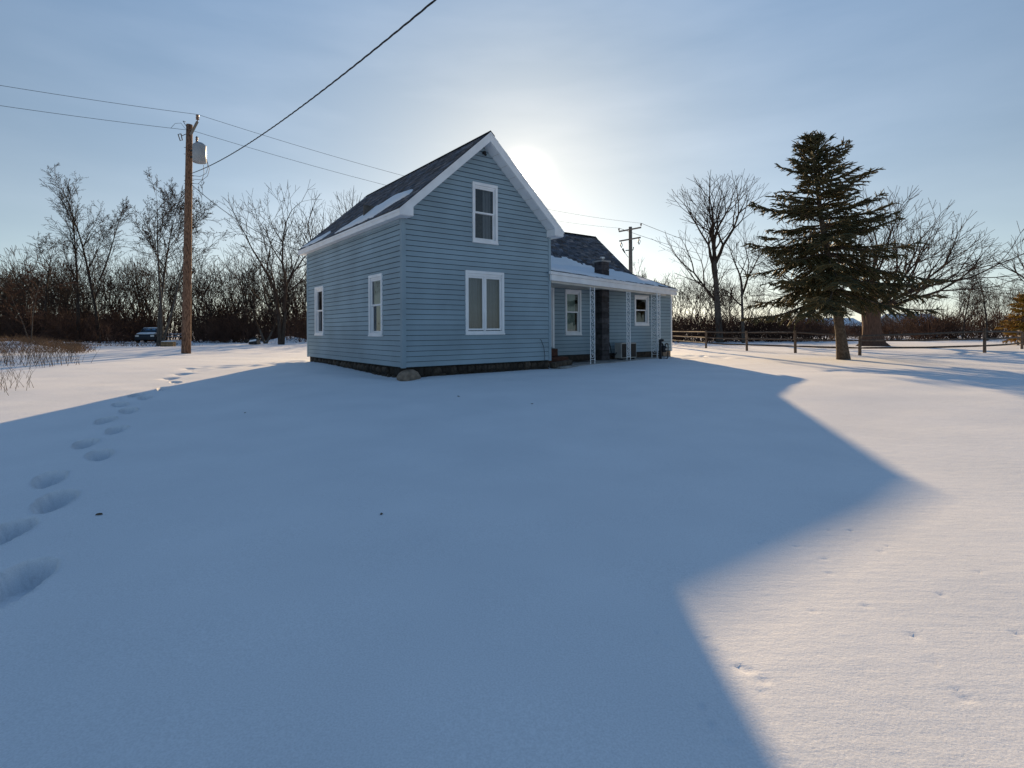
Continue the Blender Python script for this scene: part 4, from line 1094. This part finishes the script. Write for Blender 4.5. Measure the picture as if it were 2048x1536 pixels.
# ------------------------------------------------------------------ conifers
def conifer(name, label, base, h, lean, rtrunk, prof, first, seed, needle, bark, cat, whorls=26, per=7, tw=1.0, dens=1.0):
    rg = random.Random(seed); t = thing(name, label, cat, base)
    tp = []
    for i in range(15):
        f = i / 14
        tp.append((lean[0] * f + .05 * math.sin(f * 7), lean[1] * f, -.2 + (h + .2) * f))
    rad = [rtrunk * (1.35 if i == 0 else 1.12 if i == 1 else 1) * (1 - i / 14) ** .85 + .012 for i in range(15)]
    MB().tube(tp, rad, 12).build('trunk', bark, t, smooth=True)
    br, nd = [], []
    for w in range(whorls):
        f0 = first + (1 - first) * (w / (whorls - 1)) ** .95
        for k in range(per):
            f = min(.995, f0 + rg.uniform(-.018, .018)); az = 2 * math.pi * (k / per) + w * 1.3 + rg.uniform(-.35, .35)
            Ln = prof(f, az) * rg.uniform(.56, 1.18)
            if rg.random() < .11: continue
            o = (lean[0] * f, lean[1] * f, h * f)
            el = -.05 + .75 * max(0, (f - .45)) / .55 * 1.1 + rg.uniform(-.12, .12)
            d = nrm3(math.cos(az) * math.cos(el), math.sin(az) * math.cos(el), math.sin(el))
            n = max(3, int(Ln / .22)); st = Ln / n; p = o; r0 = .012 + .012 * Ln
            for i in range(n):
                tt = (i + 1) / n
                d = nrm3(d[0] + rg.gauss(0, .04), d[1] + rg.gauss(0, .04), d[2] + (.05 if tt > .45 else -.045) + rg.gauss(0, .02))
                q = (p[0] + d[0] * st, p[1] + d[1] * st, p[2] + d[2] * st)
                br.append((*p, *q, r0 * (1 - (i / n) * .8), r0 * (1 - tt * .8), 0)); p = q
                if tt < .16: continue
                # side sprays
                for sgn in (1, -1, 1, -1):
                    if rg.random() > .86 * dens: continue
                    sl = Ln * .30 * (1.12 - tt) * rg.uniform(.6, 1.2) + .14
                    sa = R(rg.uniform(35, 70)) * sgn
                    sd = nrm3(d[0] * math.cos(sa) - d[1] * math.sin(sa), d[0] * math.sin(sa) + d[1] * math.cos(sa), d[2] + rg.uniform(-.35, .12))
                    m = max(2, int(sl / .15)); sp = (p[0] - d[0] * st * rg.random(), p[1] - d[1] * st * rg.random(), p[2] - d[2] * st * .5); s_ = sl / m
                    for j in range(m):
                        sd = nrm3(sd[0], sd[1], sd[2] - .05 + rg.gauss(0, .05))
                        sq = (sp[0] + sd[0] * s_, sp[1] + sd[1] * s_, sp[2] + sd[2] * s_)
                        nd.append((*sp, *sq, .026 * tw, .020 * tw, 1)); sp = sq
                        for _ in range(2):
                            if rg.random() > .8 * dens: continue
                            l2 = rg.uniform(.09, .22) * tw
                            d2 = nrm3(sd[0] + rg.gauss(0, .75), sd[1] + rg.gauss(0, .75), sd[2] - .25 + rg.gauss(0, .45))
                            nd.append((*sp, sp[0] + d2[0] * l2, sp[1] + d2[1] * l2, sp[2] + d2[2] * l2, .024 * tw, .006 * tw, 2))
    for k in range(10):
        f = rg.uniform(.93, 1.0); a = rg.uniform(0, 6.28); o = (lean[0] * f, lean[1] * f, h * f)
        nd.append((*o, o[0] + .28 * math.cos(a) * (1.1 - f) * 5, o[1] + .28 * math.sin(a) * (1.1 - f) * 5, o[2] + .3, .03, .006, 2))
    nd.append((lean[0], lean[1], h - .4, lean[0], lean[1], h + .25, .04, .006, 2))
    v, f = seg_mesh(br, 4); mesh_np('branches', v, f, bark, t)
    v, f = seg_mesh(nd, 3); mesh_np('crown', v, f, needle, t)
    return t
X, Y, Z = pix_ground(1688, 719)
SPH = top_h(283, Y, 1632)
def sprof(f, az):
    r = 4.25 * (1 - f) ** .66 * (1.0 if f > .34 else .9 + .1 * (f / .34)) + .12
    side = math.cos(az)
    if side > 0: r *= 1 + .10 * side
    return r
conifer('spruce_tree', 'tall dark green spruce with leaning trunk standing on the sunlit snow', (X, Y, Z), SPH, (-1.15, .1), .185, sprof, .30, 9, M['needle'], M['spruce_bark'], 'spruce tree', whorls=22, per=7, tw=1.08, dens=.88)
X, Y, Z = base_at(2046, 36)
conifer('golden_conifer', 'golden yellow conifer cut off by the right edge behind the fence', (X, Y, Z), 3.2, (.05, 0), .09, lambda f, a: 1.5 * (1 - f) ** .7 + .12, .16, 12, M['gold'], M['spruce_bark'], 'conifer', whorls=9, per=7, tw=1.25)

# ------------------------------------------------------------------ utility poles and lines
X, Y, Z = pix_ground(372, 707)
PX, PY, PZ = X, Y, Z
PH = top_h(246, PY) - PZ
pole = thing('utility_pole', 'tall reddish brown wooden power pole carrying a grey transformer', 'utility pole', (PX, PY, PZ))
lx = .22
mb = MB(); mb.tube([(lx * t, 0, -.3 + (PH + .3) * t) for t in [k / 8 for k in range(9)]], [.205 - .07 * k / 8 for k in range(9)], 14); mb.build('shaft', M['pole'], pole, smooth=True)
vx = lambda px, py, dy=0: tuple(np.array(pix_at(px, py, PY + dy)) - np.array((PX, PY, PZ)))
mb = MB(); stick(mb, vx(381, 270, -.12), vx(395, 243, -.16), .09, .09); mb.build('top_bracket', M['grey_pole'], pole, bevel=.01)
mb = MB(); c = vx(395, 243, -.16); mb.lathe([(.02, 0), (.02, .08), (.08, .09), (.05, .15), (.08, .17), (.05, .24), (.08, .27), (.03, .33), (.0, .34)], c, 10); mb.build('insulator', M['porcelain'], pole, smooth=True)
TOPW = np.array((PX, PY, PZ)) + np.array(c) + np.array((0, 0, .33))
mb = MB(); c = vx(399, 326, -.15); mb.lathe([(.0, 0), (.27, .02), (.29, .05), (.29, .80), (.27, .84), (.16, .93), (.0, .95)], c, 20); tk = mb.build('transformer', M['tank'], pole, smooth=True)
mb = MB(); mb.lathe([(.03, .93), (.06, 1.0), (.04, 1.04), (.06, 1.09), (.04, 1.13), (.06, 1.18), (.02, 1.25)], (c[0] - .12, c[1], c[2]), 8); mb.build('bushing', M['porcelain'], tk, smooth=True)
mb = MB(); mb.box(c[0] - .42, c[0] - .26, c[1] - .04, c[1] + .04, c[2] + .25, c[2] + .32); mb.box(c[0] - .42, c[0] - .26, c[1] - .04, c[1] + .04, c[2] + .55, c[2] + .62); mb.build('hanger', M['black'], tk)
mb = MB(); q = vx(363, 272, -.1); e = vx(372, 268, -.1); mb.tube([e, q], .015, 6); mb.tube([(q[0] - .02, q[1], q[2] + .10), (q[0] - .16, q[1], q[2] + .08), (q[0] - .06, q[1], q[2] - .22), (q[0] + .04, q[1], q[2] - .20), (q[0] - .02, q[1], q[2] + .10)], .022, 6); mb.build('fuse_cutout', M['black'], pole)
mb = MB(); e = vx(372, 244, -.05); q = vx(366, 242, -.1); mb.tube([e, q, vx(375, 256, -.12)], .015, 5); mb.build('top_pin', M['black'], pole)
for (pts, r) in (([(371, 258), (362, 246), (350, 247), (342, 256)], .008), ([(407, 330), (408, 347), (404, 360), (396, 368), (384, 366)], .010), ([(413, 318), (419, 338), (415, 352), (405, 360), (384, 358)], .010), ([(413, 318), (416, 335), (412, 347), (400, 353), (384, 351)], .010)):
    mb = MB(); mb.tube([vx(a, b, -.18) for a, b in pts], r, 5); mb.build('jumper', M['wire'], pole, smooth=True)
for py in (295, 308, 352, 361, 367):
    mb = MB(); a, b = vx(368, py, -.02), vx(388, py, -.02); mb.tube([a, b], .012, 5); mb.build('bolt', M['black'], pole)

FY = 48.0
fx, fy, fz = pix_at(1262, 690, FY); fz = 0
fp = thing('utility_pole', 'weathered grey power pole with two crossarms beyond the porch roof', 'utility pole', (fx, FY, fz))
FH = top_h(455, FY)
mb = MB(); mb.tube([(0, 0, -.3), (0, 0, FH * .5), (0, 0, FH)], [.24, .19, .15], 10); mb.build('shaft', M['grey_pole'], fp, smooth=True)
fv = lambda px, py, Y=FY: tuple(np.array(pix_at(px, py, Y)) - np.array((fx, FY, fz)))
arms = []
for (xa, ya, xb, yb) in ((1237, 463, 1283, 455), (1238, 482, 1282, 475)):
    a = fv(xa, ya, FY + .9); b = fv(xb, yb, FY - 1.4)
    a = (a[0], a[1], (a[2] + b[2]) / 2 - .0); b = (b[0], b[1], a[2])
    mb = MB(); stick(mb, (a[0], a[1] - .2, a[2] - .0), (b[0], b[1] + .2, b[2]), .11, .12); mb.build('crossarm', M['grey_pole'], fp, bevel=.01); arms.append((a, b))
ends = []
for p in (arms[0][0], arms[0][1]):
    c = (p[0] * .96, p[1] * .96, p[2] + .06)
    mb = MB(); mb.lathe([(.02, 0), (.03, .08), (.08, .1), (.06, .2), (.08, .23), (.0, .30)], c, 8); mb.build('insulator', M['porcelain'], fp, smooth=True); ends.append(np.array(c) + np.array((fx, FY, fz + .29)))
for p in (arms[1][0], arms[1][1]):
    c = (p[0] * .8, p[1] * .8, p[2] - .06)
    mb = MB(); mb.tube([c, (c[0], c[1], c[2] - .12), (c[0] - .08, c[1], c[2] - .3), (c[0] + .02, c[1], c[2] - .55)], [.03, .05, .05, .03], 6); mb.tube([(c[0], c[1], c[2] - .1), (c[0] + .14, c[1], c[2] - .25), (c[0] + .02, c[1], c[2] - .55)], .025, 5); mb.build('fuse_cutout', M['black'], fp)
mb = MB(); a = fv(1245, 497); b = fv(1250, 506); mb.tube([a, b], [.09, .05], 6); mb.tube([b, fv(1256, 514), fv(1260, 515)], .025, 5); mb.tube([fv(1251, 501), fv(1266, 500), fv(1267, 494)], .05, 5); mb.build('arrester', M['black'], fp)

def sag_line(a, b, sag, n=40):
    a, b = np.array(a), np.array(b)
    return [tuple(a + (b - a) * t + np.array((0, 0, -4 * sag * t * (1 - t)))) for t in [k / n for k in range(n + 1)]]
def line_thing(name, label, cat, spans, r, group=None):
    t = thing(name, label, cat, tuple(spans[0][0]), 0, group)
    o = np.array(spans[0][0])
    for s in spans:
        mb = MB(); mb.tube([tuple(np.array(p) - o) for p in s], r, 5); mb.build('conductor', M['wire'], t, smooth=True)
    return t
t1 = TOPW
d = (ends[1] - t1); lft = np.array((PX, PY, 0)) - np.array((fx, FY, 0))
LP = np.array((PX, PY, 0)) + lft / np.linalg.norm(lft) * 34
line_thing('power_line', 'upper thin power line over the pole top, running behind the house to the far pole', 'power line', [sag_line(t1, (LP[0], LP[1], t1[2] + .1), 1.0), sag_line(t1, ends[1], .75)], .009, 'overhead power lines')
t2 = np.array(pix_at(384, 261, PY - .16))
line_thing('power_line', 'lower thin power line below the pole top, running behind the house to the far pole', 'power line', [sag_line(t2, (LP[0], LP[1], t2[2] + .1), 1.0), sag_line(t2, ends[0], .75)], .009, 'overhead power lines')
# far spans leaving the second pole
FR = np.array((fx, FY, 0)) - lft / np.linalg.norm(lft) * 45
line_thing('power_line', 'faint power line leaving the far pole to the right', 'power line', [sag_line(ends[1], (FR[0] + .6, FR[1], ends[1][2] - .6), 1.0), sag_line(ends[0], (FR[0] - .6, FR[1], ends[0][2] - .8), 1.0)], .018, 'overhead power lines')
# thick twisted service drop overhead
a = np.array(pix_at(382, 347, PY - .14)); mid = np.array(pix_at(870, 0, 8.0))
def drop(a, p, tp, sag):
    b = a + (p + np.array((0, 0, 4 * sag * tp * (1 - tp))) - a) / tp
    return sag_line(a, b, sag, 160)
dl = drop(a, mid, .60, .95)
sd = thing('service_drop', 'thick twisted black cable rising from the pole over the house', 'cable', tuple(a))
mb = MB(); mb.tube([tuple(np.array(p) - a) for p in dl], .009, 6); mb.build('conductor', M['wire'], sd, smooth=True)
for ph in (0, 2.1, 4.2):
    pts = []
    for i in range(481):
        j = i / 3; k = min(int(j), 159); p = np.array(dl[k]) + (np.array(dl[k + 1]) - np.array(dl[k])) * (j - k)
        an = i * .42 + ph; pts.append(tuple(p - a + np.array((.7 * math.cos(an), .7 * math.cos(an), math.sin(an))) * .011))
    mb = MB(); mb.tube(pts, .0075, 4); mb.build('strand', M['wire'], sd, fix=False)
a = np.array(pix_at(382, 368, PY - .14)); b = np.array(house_pt(1.0, L + .1, 3.9))
line_thing('telephone_wire', 'thin wire dropping from the pole towards the back of the house', 'wire', [sag_line(a, b, .5)], .014)

# ------------------------------------------------------------------ split rail fence
fpost = [pix_ground(1338, 688), pix_ground(1412, 696.5), pix_ground(1494, 701.5), pix_ground(1591, 706), pix_ground(1719.5, 711), pix_ground(1969, 705.5), pix_ground(2044, 698)]
fpost.append((fpost[-1][0] + 5.5, fpost[-1][1] + 6, fpost[-1][2]))
hts = [1.1, 1.08, 1.08, 1.08, .86, 1.14, .95, 1.0]
fence = thing('rail_fence', 'weathered three rail wooden fence across the right side of the yard', 'fence', fpost[0])
o = np.array(fpost[0]); rf = random.Random(2)
for p, h in zip(fpost, hts):
    q = np.array(p) - o; lean = rf.uniform(-.03, .03)
    mb = MB(); mb.tube([(q[0], q[1], q[2] - .3), (q[0] + lean * .4, q[1], q[2] + h * .5), (q[0] + lean, q[1], q[2] + h)], [.072, .068, .064], 5); mb.build('post', M['rail'], fence, bevel=.01)
for (p, h), (p2, h2) in zip(list(zip(fpost, hts))[:-1], list(zip(fpost, hts))[1:]):
    for f in (.30, .60, .92):
        a = np.array(p) - o + np.array((0, 0, min(f * 1.08, h - .02))); b = np.array(p2) - o + np.array((0, 0, min(f * 1.08, h2 - .02)))
        m_ = (a + b) / 2 + np.array((0, 0, rf.uniform(-.03, .01)))
        dd = (b - a) / np.linalg.norm(b - a)
        mb = MB(); mb.tube([tuple(a - dd * .06), tuple(a + dd * .4), tuple(m_), tuple(b - dd * .4), tuple(b + dd * .06)], [.025, .042, .046, .042, .025], 5); mb.build('rail', M['rail_dark'], fence)

# ------------------------------------------------------------------ things left out in the snow at the back
X, Y, Z = pix_ground(302, 685)
car = thing('parked_car', 'dark parked car with snow on hood and roof behind the clump of trunks', 'car', (X, Y, Z), R(110))
prof_b = [(-1.95, .28), (-1.98, .62), (-1.85, .80), (-.95, .90), (1.15, .92), (1.9, .86), (1.98, .6), (1.95, .28)]
mb = MB(); mb.prism(prof_b, lambda p, t: (p[0], t, p[1]), -.80, .80); mb.build('body', M['carpaint'], car, bevel=.05)
bot = [(-.95, -.74, .88), (1.55, -.74, .88), (1.55, .74, .88), (-.95, .74, .88)]; topc = [(-.35, -.58, 1.36), (1.0, -.58, 1.36), (1.0, .58, 1.36), (-.35, .58, 1.36)]
mb = MB(); mb.hexa(bot, topc); mb.build('cabin', M['carpaint'], car, bevel=.03)
def lerp(a, b, t): return tuple(np.array(a) + (np.array(b) - np.array(a)) * t)
def pane(a, b, c, d_, name, m, off):
    c0 = (np.array(a) + np.array(b) + np.array(c) + np.array(d_)) / 4
    P4 = [tuple(c0 + (np.array(p) - c0) * .82 + np.array(off)) for p in (a, b, c, d_)]
    mb = MB(); mb.hexa([tuple(np.array(p) - np.array(off) * .9) for p in P4], P4); mb.build(name, m, car)
pane(bot[0], bot[3], topc[3], topc[0], 'windscreen', M['glass'], (-.03, 0, .02)); pane(bot[1], bot[2], topc[2], topc[1], 'rear_window', M['glass'], (.03, 0, .02))
pane(bot[0], bot[1], topc[1], topc[0], 'side_window', M['glass'], (0, -.03, .01)); pane(bot[3], bot[2], topc[2], topc[3], 'side_window', M['glass'], (0, .03, .01))
for x in (-1.2, 1.2):
    for y in (-.74, .74):
        w = MB(); w.tube([(x, y - .1, .31), (x, y + .1, .31)], .31, 16); wo = w.build('wheel', M['tyre'], car)
        w = MB(); s_ = 1 if y > 0 else -1; w.tube([(x, y + s_ * .095, .31), (x, y + s_ * .112, .31)], .17, 12); w.build('rim', M['galv'], wo)
def lump(poly, z, th, name, parent, inset_=.12):
    c = np.mean(np.array(poly), 0)
    mb = MB(); zf = z if callable(z) else (lambda x, y: z)
    r0 = [(x, y, zf(x, y)) for x, y in poly]; r1 = [(x, y, zf(x, y) + th * .7) for x, y in [tuple(c + (np.array(p) - c) * (1 - inset_ * .4)) for p in poly]]; r2 = [(x, y, zf(x, y) + th) for x, y in [tuple(c + (np.array(p) - c) * (1 - inset_ * 1.8)) for p in poly]]
    mb.quadstrip([r0, r1, r2]); return mb.build(name, M['roof_snow'], parent, smooth=True)
lump([(-1.85, -.7), (-1.0, -.72), (-1.0, .72), (-1.85, .7)], lambda x, y: .80 + (x + 1.85) * .11, .10, 'hood_snow', car)
lump([(-.32, -.55), (.98, -.55), (.98, .55), (-.32, .55)], 1.36, .09, 'roof_snow', car)
for y in (-.6, .6):
    mb = MB(); mb.box(-2.0, -1.96, y - .14, y + .14, .58, .72); mb.build('headlight', M['galv'], car)

X, Y, Z = pix_ground(350, 681)
pt = thing('picnic_table', 'snow covered picnic table between the car and the power pole', 'table', (X, Y, Z), R(10))
mb = MB()
for i in range(5): mb.box(-.95, .95, -.38 + i * .152, -.24 + i * .152, .70, .74)
mb.build('table_top', M['rail'], pt)
for y in (-.72, .72):
    mb = MB(); mb.box(-.95, .95, y - .13, y + .13, .42, .46); mb.build('bench_seat', M['rail'], pt)
    lump([(-.93, y - .12), (.93, y - .12), (.93, y + .12), (-.93, y + .12)], .46, .08, 'seat_snow', pt)
for x in (-.7, .7):
    mb = MB(); stick(mb, (x, -.6, 0), (x, -.2, .7), .09, .04); stick(mb, (x + .001, .6, 0), (x + .001, .2, .7), .09, .04); mb.box(x - .025, x + .02, -.84, .84, .36, .42); mb.build('leg', M['rail'], pt)
lump([(-.94, -.37), (.94, -.37), (.94, .36), (-.94, .36)], .74, .12, 'top_snow', pt)

X, Y, Z = pix_ground(337, 693)
bx_ = thing('wooden_box', 'small tan wooden box with snowy lid at the foot of the clump', 'box', (X, Y, Z), R(12))
mb = MB(); mb.box(-.40, .40, -.28, .28, -.06, .36); mb.build('box_body', M['straw'], bx_, bevel=.03)
lump([(-.39, -.27), (.39, -.27), (.39, .27), (-.39, .27)], .355, .05, 'box_snow', bx_)
for z_ in (.1, .22):
    mb = MB(); mb.box(-.41, .41, -.292, -.279, z_, z_ + .02); mb.build('slat', M['rail'], bx_)

X, Y, Z = pix_ground(508, 689)
wb = thing('wheelbarrow', 'black tipped over wheelbarrow half buried in snow near the arched tree', 'wheelbarrow', (X, Y, Z), R(5))
mb = MB(); mb.hexa([(-.32, -.34, .02), (.34, -.38, .02), (.40, .38, .02), (-.32, .34, .02)], [(-.18, -.22, .50), (.26, -.24, .56), (.28, .24, .56), (-.18, .22, .50)]); mb.build('tray', M['black'], wb, bevel=.05)
mb = MB(); mb.tube([(-.55, -.05, .26), (-.55, .06, .26)], .15, 14); mb.build('wheel', M['tyre'], wb)
mb = MB(); mb.tube([(-.55, 0, .26), (-.2, -.2, .45), (.5, -.26, .40), (.75, -.28, .22)], .02, 6); mb.tube([(-.55, 0, .26), (-.2, .2, .45), (.5, .26, .40), (.75, .28, .22)], .02, 6); mb.build('handle', M['black'], wb, smooth=True)
lump([(-.26, -.34), (.3, -.36), (.26, -.20), (-.2, -.20)], lambda x, y: .20 + (y + .34) * 1.1 + .18 * (x + .26), .05, 'tray_snow', wb)

# ------------------------------------------------------------------ dry grass and weeds on the left
def blades(name, n, region, h, m, label, cat, seed, r=.006, lean=.35, forks=0):
    rg = random.Random(seed); S = []
    for _ in range(n):
        x, y = region(rg)
        z = gz(x, y); hh = h * rg.uniform(.45, 1.15); a = rg.uniform(0, 6.28); ln = rg.uniform(0, lean)
        p = (x, y, z - .03); d = nrm3(math.cos(a) * ln, math.sin(a) * ln, 1)
        for i in range(3):
            d = nrm3(d[0] + math.cos(a) * lean * .25 + rg.gauss(0, .08), d[1] + math.sin(a) * lean * .25 + rg.gauss(0, .08), d[2])
            q = (p[0] + d[0] * hh / 3, p[1] + d[1] * hh / 3, p[2] + d[2] * hh / 3)
            S.append((*p, *q, r * (1 - i * .25), r * (1 - (i + 1) * .25), 0)); p = q
            for _ in range(forks if i > 0 else 0):
                b = rg.uniform(0, 6.28); l2 = hh * rg.uniform(.12, .3)
                S.append((*p, p[0] + math.cos(b) * l2 * .6, p[1] + math.sin(b) * l2 * .6, p[2] + l2 * .8, r * .5, r * .35, 0))
    v, f = seg_mesh(S, 3); return tag(mesh_np(name, v, f, m), label, cat, kind='stuff')
def reg_px(x0, x1, y0, y1, pw=1.0):
    def g(rg):
        px = x0 + (x1 - x0) * rg.random() ** pw; py = rg.uniform(y0, y1)
        X, Y, Z = pix_ground(px, py); return X + rg.gauss(0, .2), Y + rg.gauss(0, .3)
    return g
blades('dry_grass', 3800, lambda rg: (lambda y: (-.83 * y + .6 - 15 * rg.random() ** 1.5 + rg.gauss(0, .4), y))(rg.uniform(25.5, 40)), .55, M['dry'], 'matted tan dry grass on the bank at the far left', 'dry grass', 31, .012, .9)
blades('dry_grass', 900, lambda rg: (lambda y: (-.83 * y + 9 * rg.random() ** 1.6 + rg.gauss(0, .4), y + rg.gauss(0, .6)))(rg.uniform(38, 46)), .35, M['dry'], 'low tan grass along the edge of the left wood', 'dry grass', 32, .012, .8)
blades('weed_stalks', 520, reg_px(-40, 150, 693, 735, 1.3), .55, M['weed'], 'sparse brown weed stalks poking through snow at the left edge', 'weeds', 33, .007, .35, 1)
blades('weed_stalks', 60, reg_px(-30, 30, 745, 790, 1.0), .5, M['weed'], 'few thin weed stalks at the left edge nearest the camera', 'weeds', 34, .005, .5, 1)
blades('dry_grass', 160, reg_px(380, 600, 676, 688, 1.0), .35, M['dry'], 'scattered short grass tufts in the snow behind the power pole', 'dry grass', 35, .010, .5)

# ------------------------------------------------------------------ buildings far behind the fence
def far_house(label, px0, px1, pyr, pye, pyb, Y, rz, seed):
    a = pix_at(px0, pyb, Y); b = pix_at(px1, pyb, Y); w = b[0] - a[0]
    zr, ze = CAM_Z + (HORIZON - 4 - pyr) / F_PX * Y, CAM_Z + (HORIZON - 4 - pye) / F_PX * Y
    t = thing('far_building', label, 'building', ((a[0] + b[0]) / 2, Y, 0), rz, 'buildings beyond the fence')
    d_ = 3.2
    mb = MB(); mb.prism([(-d_, -.2), (d_, -.2), (d_, ze), (0, zr - .1), (-d_, ze)], lambda p, t_: (t_, p[0], p[1]), -w / 2, w / 2); wl_ = mb.build('wall', M['far_wall'], t)
    mb = MB(); slab(mb, (-d_ - .4, ze - .1), (.001, zr + .12), -w / 2 - .3, w / 2 + .3, .22, lambda p, t_: (t_, p[0], p[1])); slab(mb, (d_ + .4, ze - .1), (0, zr + .121), -w / 2 - .3, w / 2 + .3, .22, lambda p, t_: (t_, p[0], p[1])); mb.build('roof', M['roof_snow'], t)
    for k in range(3):
        x = -w / 2 + w * (k + .5) / 3
        mb = MB(); mb.box(x - .4, x + .4, -d_ - .03, -d_ - .002, max(.4, ze - 1.6), max(1.2, ze - .6)); mb.build('window', M['black'], t)
far_house('dark far house with snowy roof just right of the old trunk', 1772, 1858, 629, 650, 668, 84, R(4), 1)
far_house('far shed with snowy roof seen between the hedge and the spruce trunk', 1600, 1700, 637, 648, 664, 90, R(-5), 2)

# ------------------------------------------------------------------ litter on the snow
for i, (px, py, s, lab) in enumerate([(198, 1030, .05, 'dark twig bit on shaded snow right of the footprints'), (763, 1029, .035, 'curled dead leaf on the shaded snow in front of the house'), (917, 793, .06, 'dead leaf lying on the snow below the large gable window'), (1064, 808, .05, 'dead leaf on the snow below the right corner of the gable'), (490, 826, .05, 'tiny dead leaf on the shaded snow left of the house corner')]):
    X, Y, Z = pix_ground(px, py)
    mb = MB(); n = 8
    s *= .32
    r1 = [(s * 1.6 * math.cos(2 * math.pi * k / n), s * .7 * math.sin(2 * math.pi * k / n), .006 + .5 * s * abs(math.sin(2 * math.pi * k / n)) * (1 if k < 4 else .3)) for k in range(n)]
    r0 = [(x, y, z - .004) for x, y, z in r1]
    mb.quadstrip([r0, r1]); o = mb.build('dead_leaf', M['leaf'], None)
    o.location = (X, Y, Z); o.rotation_euler = (0, 0, i * 1.1 + .3)
    tag(o, lab, 'leaf', 'dead leaves on the snow')
